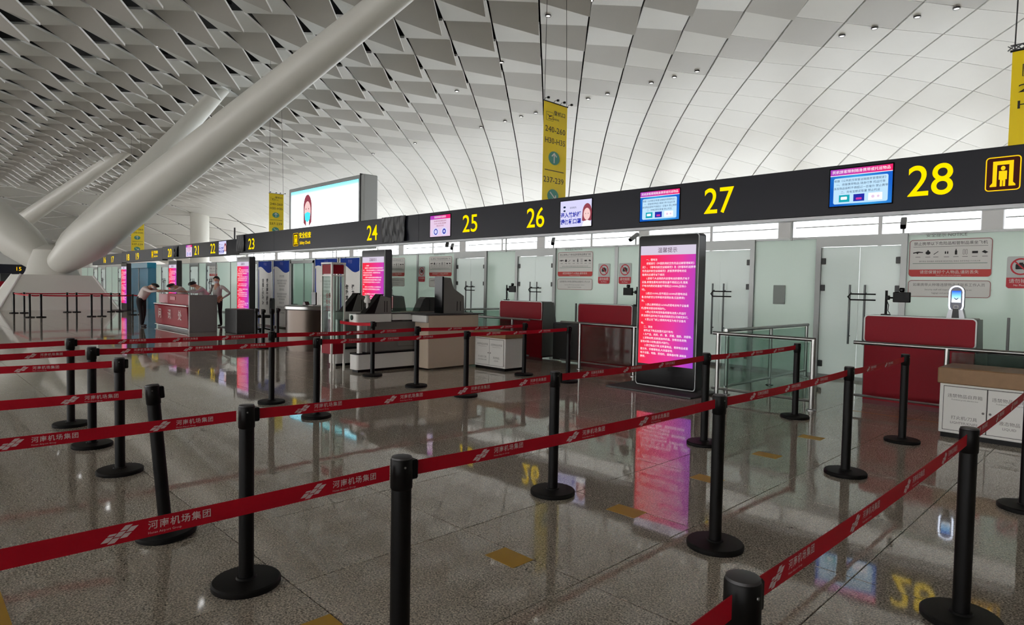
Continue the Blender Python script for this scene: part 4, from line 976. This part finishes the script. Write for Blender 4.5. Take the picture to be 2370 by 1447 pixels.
# office chair and low cabinet beside it
ch = thing('office_chair', 'black office chair standing at the right of the enquiry desk', 'chair', (-19.5, 8.35, 0), -.6)
MB().prism(round_rect(-.24, .24, .55, 1.05, .1), 'y', .2, .27).build('backrest', black_plastic, ch); MB().bevbox(-.25, .25, -.25, .22, .44, .52, .03).build('seat', black_plastic, ch); MB().tube([(0, 0, .08), (0, 0, .44)], .03, 10).build('column', dark_grey, ch)
for k in range(5): a = k*2*PI/5; MB().tube([(0, 0, .1), (.28*math.cos(a), .28*math.sin(a), .05)], .02, 8).lathe([(.03, 0), (.03, .05)], 10, Matrix.Translation((.28*math.cos(a), .28*math.sin(a), 0))).build('leg', black_plastic, ch)
tag(MB().bevbox(-19.9, -19.0, 7.3, 7.9, 0, .72, .02).build('side_cabinet', dark_grey), 'dark low cabinet right of the enquiry desk', 'cabinet')

# ------------------------------------------------------------------ people
skin_m = mat('skin', (198, 150, 124), .5); hair_m = mat('hair_black', (20, 18, 18), .45); mask_m = mat('mask_pale', (214, 222, 226), .6); shoe_m = mat('shoe_black', (18, 17, 17), .4)
def person(lab, loc, rotz, J, shirt, trousers, mask=True, hair_len=.0):
    """J: joints in body space (x forward, y left); grown as one skinned surface"""
    t = thing('person', lab, 'person', loc, rotz, 'people at the enquiry desk')
    V = []; E = []; R = []; T = []
    def v(p, r, tag_): V.append(Vector(p)); R.append(r); T.append(tag_); return len(V)-1
    def e(a, b): E.append((a, b))
    root = v(J['hip'], (.135, .165), 2)
    ab = v(Vector(J['hip']).lerp(Vector(J['chest']), .45), (.115, .145), 1); e(root, ab)
    chst = v(J['chest'], (.125, .165), 1); e(ab, chst)
    nb = v(J['neck'], (.055, .06), 0); e(chst, nb)
    h = Vector(J['head']); up = (h-Vector(J['neck'])).normalized()
    jaw = v(h-up*.06, (.07, .065), 0); e(nb, jaw); hc = v(h+up*.02, (.095, .078), 0); e(jaw, hc); ht = v(h+up*.10, (.07, .06), 0); e(hc, ht)
    f = Vector(J['face']).normalized(); nz = v(h+f*.105-up*.015, (.012, .012), 0); e(hc, nz)
    lat = up.cross(f).normalized()
    for s in (1, -1):
        er = v(h+lat*s*.085-up*.01, (.012, .02), 0); e(hc, er)
    for s in ('l', 'r'):
        sh = v(J['sh_'+s], (.065, .07), 1); e(chst, sh)
        el = v(J['el_'+s], (.045, .045), 1); e(sh, el); wr = v(J['wr_'+s], (.03, .03), 1 if J.get('long') else 0); e(el, wr)
        d = (Vector(J['wr_'+s])-Vector(J['el_'+s])).normalized(); pal = v(Vector(J['wr_'+s])+d*.07, (.022, .036), 0); e(wr, pal)
        side = d.cross(Vector((0, 0, 1))); side = side.normalized() if side.length > .1 else Vector((0, 1, 0))
        for k, (o, L) in enumerate(((-.03, .06), (-.011, .078), (.011, .082), (.03, .07))):
            a = v(Vector(J['wr_'+s])+d*(.10+.01*(k % 3))+side*o, (.009, .009), 0); e(pal, a)
            b = v(Vector(J['wr_'+s])+d*(.10+L)+side*o*1.1+Vector((0, 0, -.02)), (.008, .008), 0); e(a, b)
        th = v(Vector(J['wr_'+s])+d*.06+side*.05*(1 if s == 'l' else -1)+Vector((0, 0, -.01)), (.010, .010), 0); e(pal, th)
        hp = v(J['hp_'+s], (.095, .095), 2); e(root, hp); kn = v(J['kn_'+s], (.062, .062), 2); e(hp, kn); an = v(J['an_'+s], (.045, .045), 2); e(kn, an)
        he = v(Vector(J['an_'+s])+Vector((0, 0, -.05)), (.04, .04), 3); e(an, he)
        toe = v(Vector(J['an_'+s])+Vector((.16, 0, -.055)), (.035, .04), 3); e(he, toe)
    me = bpy.data.meshes.new('body'); me.from_pydata([tuple(p) for p in V], E, []); o = bpy.data.objects.new('body', me); COL.objects.link(o)
    o.modifiers.new('skin', 'SKIN'); sd = o.modifiers.new('sub', 'SUBSURF'); sd.levels = 2; sd.render_levels = 2
    for i, sv in enumerate(me.skin_vertices[0].data): sv.radius = R[i]; sv.use_root = (i == 0)
    dg = bpy.context.evaluated_depsgraph_get(); ev = bpy.data.meshes.new_from_object(o.evaluated_get(dg)); bpy.data.objects.remove(o)
    for mm in (skin_m, shirt, trousers, shoe_m): ev.materials.append(mm)
    segs = [(V[a], V[b], T[b] if T[b] != 1 or T[a] != 2 else 1) for a, b in E]
    mi = []
    for p in ev.polygons:
        c = p.center; best = 9; bt_ = 0
        for a, b, tg in segs:
            ab_ = b-a; u = max(0, min(1, (c-a).dot(ab_)/ab_.length_squared)); dd = (a+ab_*u-c).length
            if dd < best: best = dd; bt_ = tg
        mi.append(bt_)
    ev.polygons.foreach_set('material_index', mi); ev.polygons.foreach_set('use_smooth', [True]*len(mi)); ev.update()
    body = obj('body', ev, t)
    # hair: a cap over the skull, open at the face
    Mx = Matrix((tuple(f)+(0,), tuple(lat)+(0,), tuple(up)+(0,), (0, 0, 0, 1))).transposed(); Mx.translation = h+up*.03
    hb = MB(); nu, nv = 20, 9; vs = []; fs = []
    for j in range(nv+1):
        for i in range(nu):
            az = 2*PI*i/nu; back = .5-.5*math.cos(az); lim = math.radians(62+ (62+hair_len*60)*back); po = lim*j/nv
            rr_ = (.118, .096, .118); vs.append(Mx @ Vector((rr_[0]*math.sin(po)*math.cos(az), rr_[1]*math.sin(po)*math.sin(az), rr_[2]*math.cos(po))))
    for j in range(nv):
        for i in range(nu): fs.append((j*nu+i, j*nu+(i+1) % nu, (j+1)*nu+(i+1) % nu, (j+1)*nu+i))
    hb.add([tuple(p) for p in vs], fs).build('hair', hair_m, t, smooth=True)
    if mask:
        mb = MB(); vs = []; 
        for j in range(5):
            for i in range(9):
                a = (-1+2*i/8)*1.15; w = j/4; vs.append(Mx @ Vector((.108*math.cos(a)+.02*math.exp(-(a*2)**2)*(1-abs(w-.4)), .09*math.sin(a), -.055-.075*w)))
        fs = [(j*9+i, j*9+i+1, j*9+10+i, j*9+9+i) for j in range(4) for i in range(8)]
        mb.add([tuple(p) for p in vs], fs).build('face_mask', mask_m, t, smooth=True)
    ey = MB()
    for s in (1, -1): ey.lathe([(.0, -.006), (.009, 0), (.0, .006)], 8, Mx @ Matrix.Translation((.098, s*.033, -.02)))
    ey.build('eyes', hair_m, t)
    return t
shirt_w = mat('shirt_pale_pink_white', (222, 208, 204), .7); shirt_g = mat('shirt_light_grey', (196, 194, 190), .7); trou = mat('trousers_black', (20, 20, 24), .8)
bent = dict(hip=(-.12, 0, .93), chest=(.16, 0, 1.22), neck=(.33, 0, 1.34), head=(.44, 0, 1.36), face=(.75, 0, -.65), sh_l=(.2, .17, 1.27), sh_r=(.2, -.17, 1.27), el_l=(.46, .2, 1.17), el_r=(.46, -.2, 1.17), wr_l=(.7, .16, 1.19), wr_r=(.7, -.16, 1.19),
            hp_l=(-.1, .1, .86), hp_r=(-.1, -.1, .86), kn_l=(-.06, .1, .47), kn_r=(.0, -.1, .47), an_l=(-.14, .1, .09), an_r=(.02, -.1, .09), long=True)
person('person in a white shirt and black trousers leaning forward on the desk', (-23.45, 6.0, 0), .55, bent, shirt_w, trou)
b2 = dict(bent); person('person with dark hair bent over behind the left end of the desk', (-24.0, 7.42, 0), -1.35, b2, shirt_w, trou)
b3 = dict(bent); b3.update(head=(.42, 0, 1.42), neck=(.3, 0, 1.36)); person('person bowing a dark haired head behind the red desk panel', (-22.1, 7.5, 0), -1.4, b3, shirt_g, trou, mask=False)
std = dict(hip=(0, 0, .95), chest=(.02, 0, 1.26), neck=(.02, 0, 1.46), head=(.04, 0, 1.58), face=(1, 0, -.1), sh_l=(.0, .2, 1.36), sh_r=(.0, -.2, 1.36), el_l=(-.1, .42, 1.14), el_r=(.08, -.27, 1.1), wr_l=(.06, .26, .98), wr_r=(.28, -.16, 1.1),
           hp_l=(0, .1, .88), hp_r=(0, -.1, .88), kn_l=(.02, .12, .48), kn_r=(.02, -.12, .48), an_l=(-.02, .13, .09), an_r=(-.02, -.13, .09), long=True)
person('standing masked officer in a light grey shirt with one hand on the hip', (-22.6, 8.05, 0), -1.0, std, shirt_g, trou)

# ------------------------------------------------------------------ another checkpoint at the far left end of the hall
t = thing('far_sign_beam', 'small far charcoal sign beam at the left edge behind the column base', 'sign beam', (-90, 0, 0))
MB().bevbox(-.3, 0, 1.5, 12.6, 2.0, 3.05, .02).build('beam_casing', gantry_dark, t)
for k in range(6): MB().box(-.25, -.05, 1.8+2*k, 2.0+2*k, 0, 2.0).build('post', dark_grey, t)
mb = MB()
for k, w in enumerate(('12', '13', '14', '15')): ink(mb, w, .6, .01, 3.6+2.3*k, 2.55, face='right')
mb.build('lane_number', led_amber, t)
for k in range(5):
    tag(MB().bevbox(-89.6, -88.9, 2.3+2.1*k, 3.7+2.1*k, 0, 1.15, .02).build('far_counter', counter_red), 'tiny far red counter under the left sign beam, %s from the left' % ORDW[k], 'counter', 'far counters')
t = thing('far_screen_wall', 'dark glazed screen wall behind the far left counters', 'partition', (-92, 0, 0))
for k in range(6): MB().box(0, .04, 1.5+1.9*k, 3.3+1.9*k, 0, 2.0).build('dark_panel', mat('dark_glass', (60, 60, 62), .2), t); MB().box(-.02, .06, 3.3+1.9*k, 3.4+1.9*k, 0, 2.05).build('post', alu, t)

# dark side desks between the counters
for xa, xb, lab in ((-8.92, -8.06, 'dark side desk with an upright divider between the two middle red counters'), (-1.5, -.2, 'dark side desk right of the rightmost red counter')):
    t = thing('side_desk', lab, 'desk', ((xa+xb)/2, 10.0, 0), 0, 'dark side desks'); w = (xb-xa)/2
    MB().box(-w, w, 0, .04, .03, .78).build('front_panel', dark_grey, t); MB().bevbox(-w, w, 0, .18, .78, .81, .006).build('top', counter_grey, t)
    MB().bevbox(.1, .13, .06, .09, .81, 1.22, .004).build('divider', dark_grey, t)
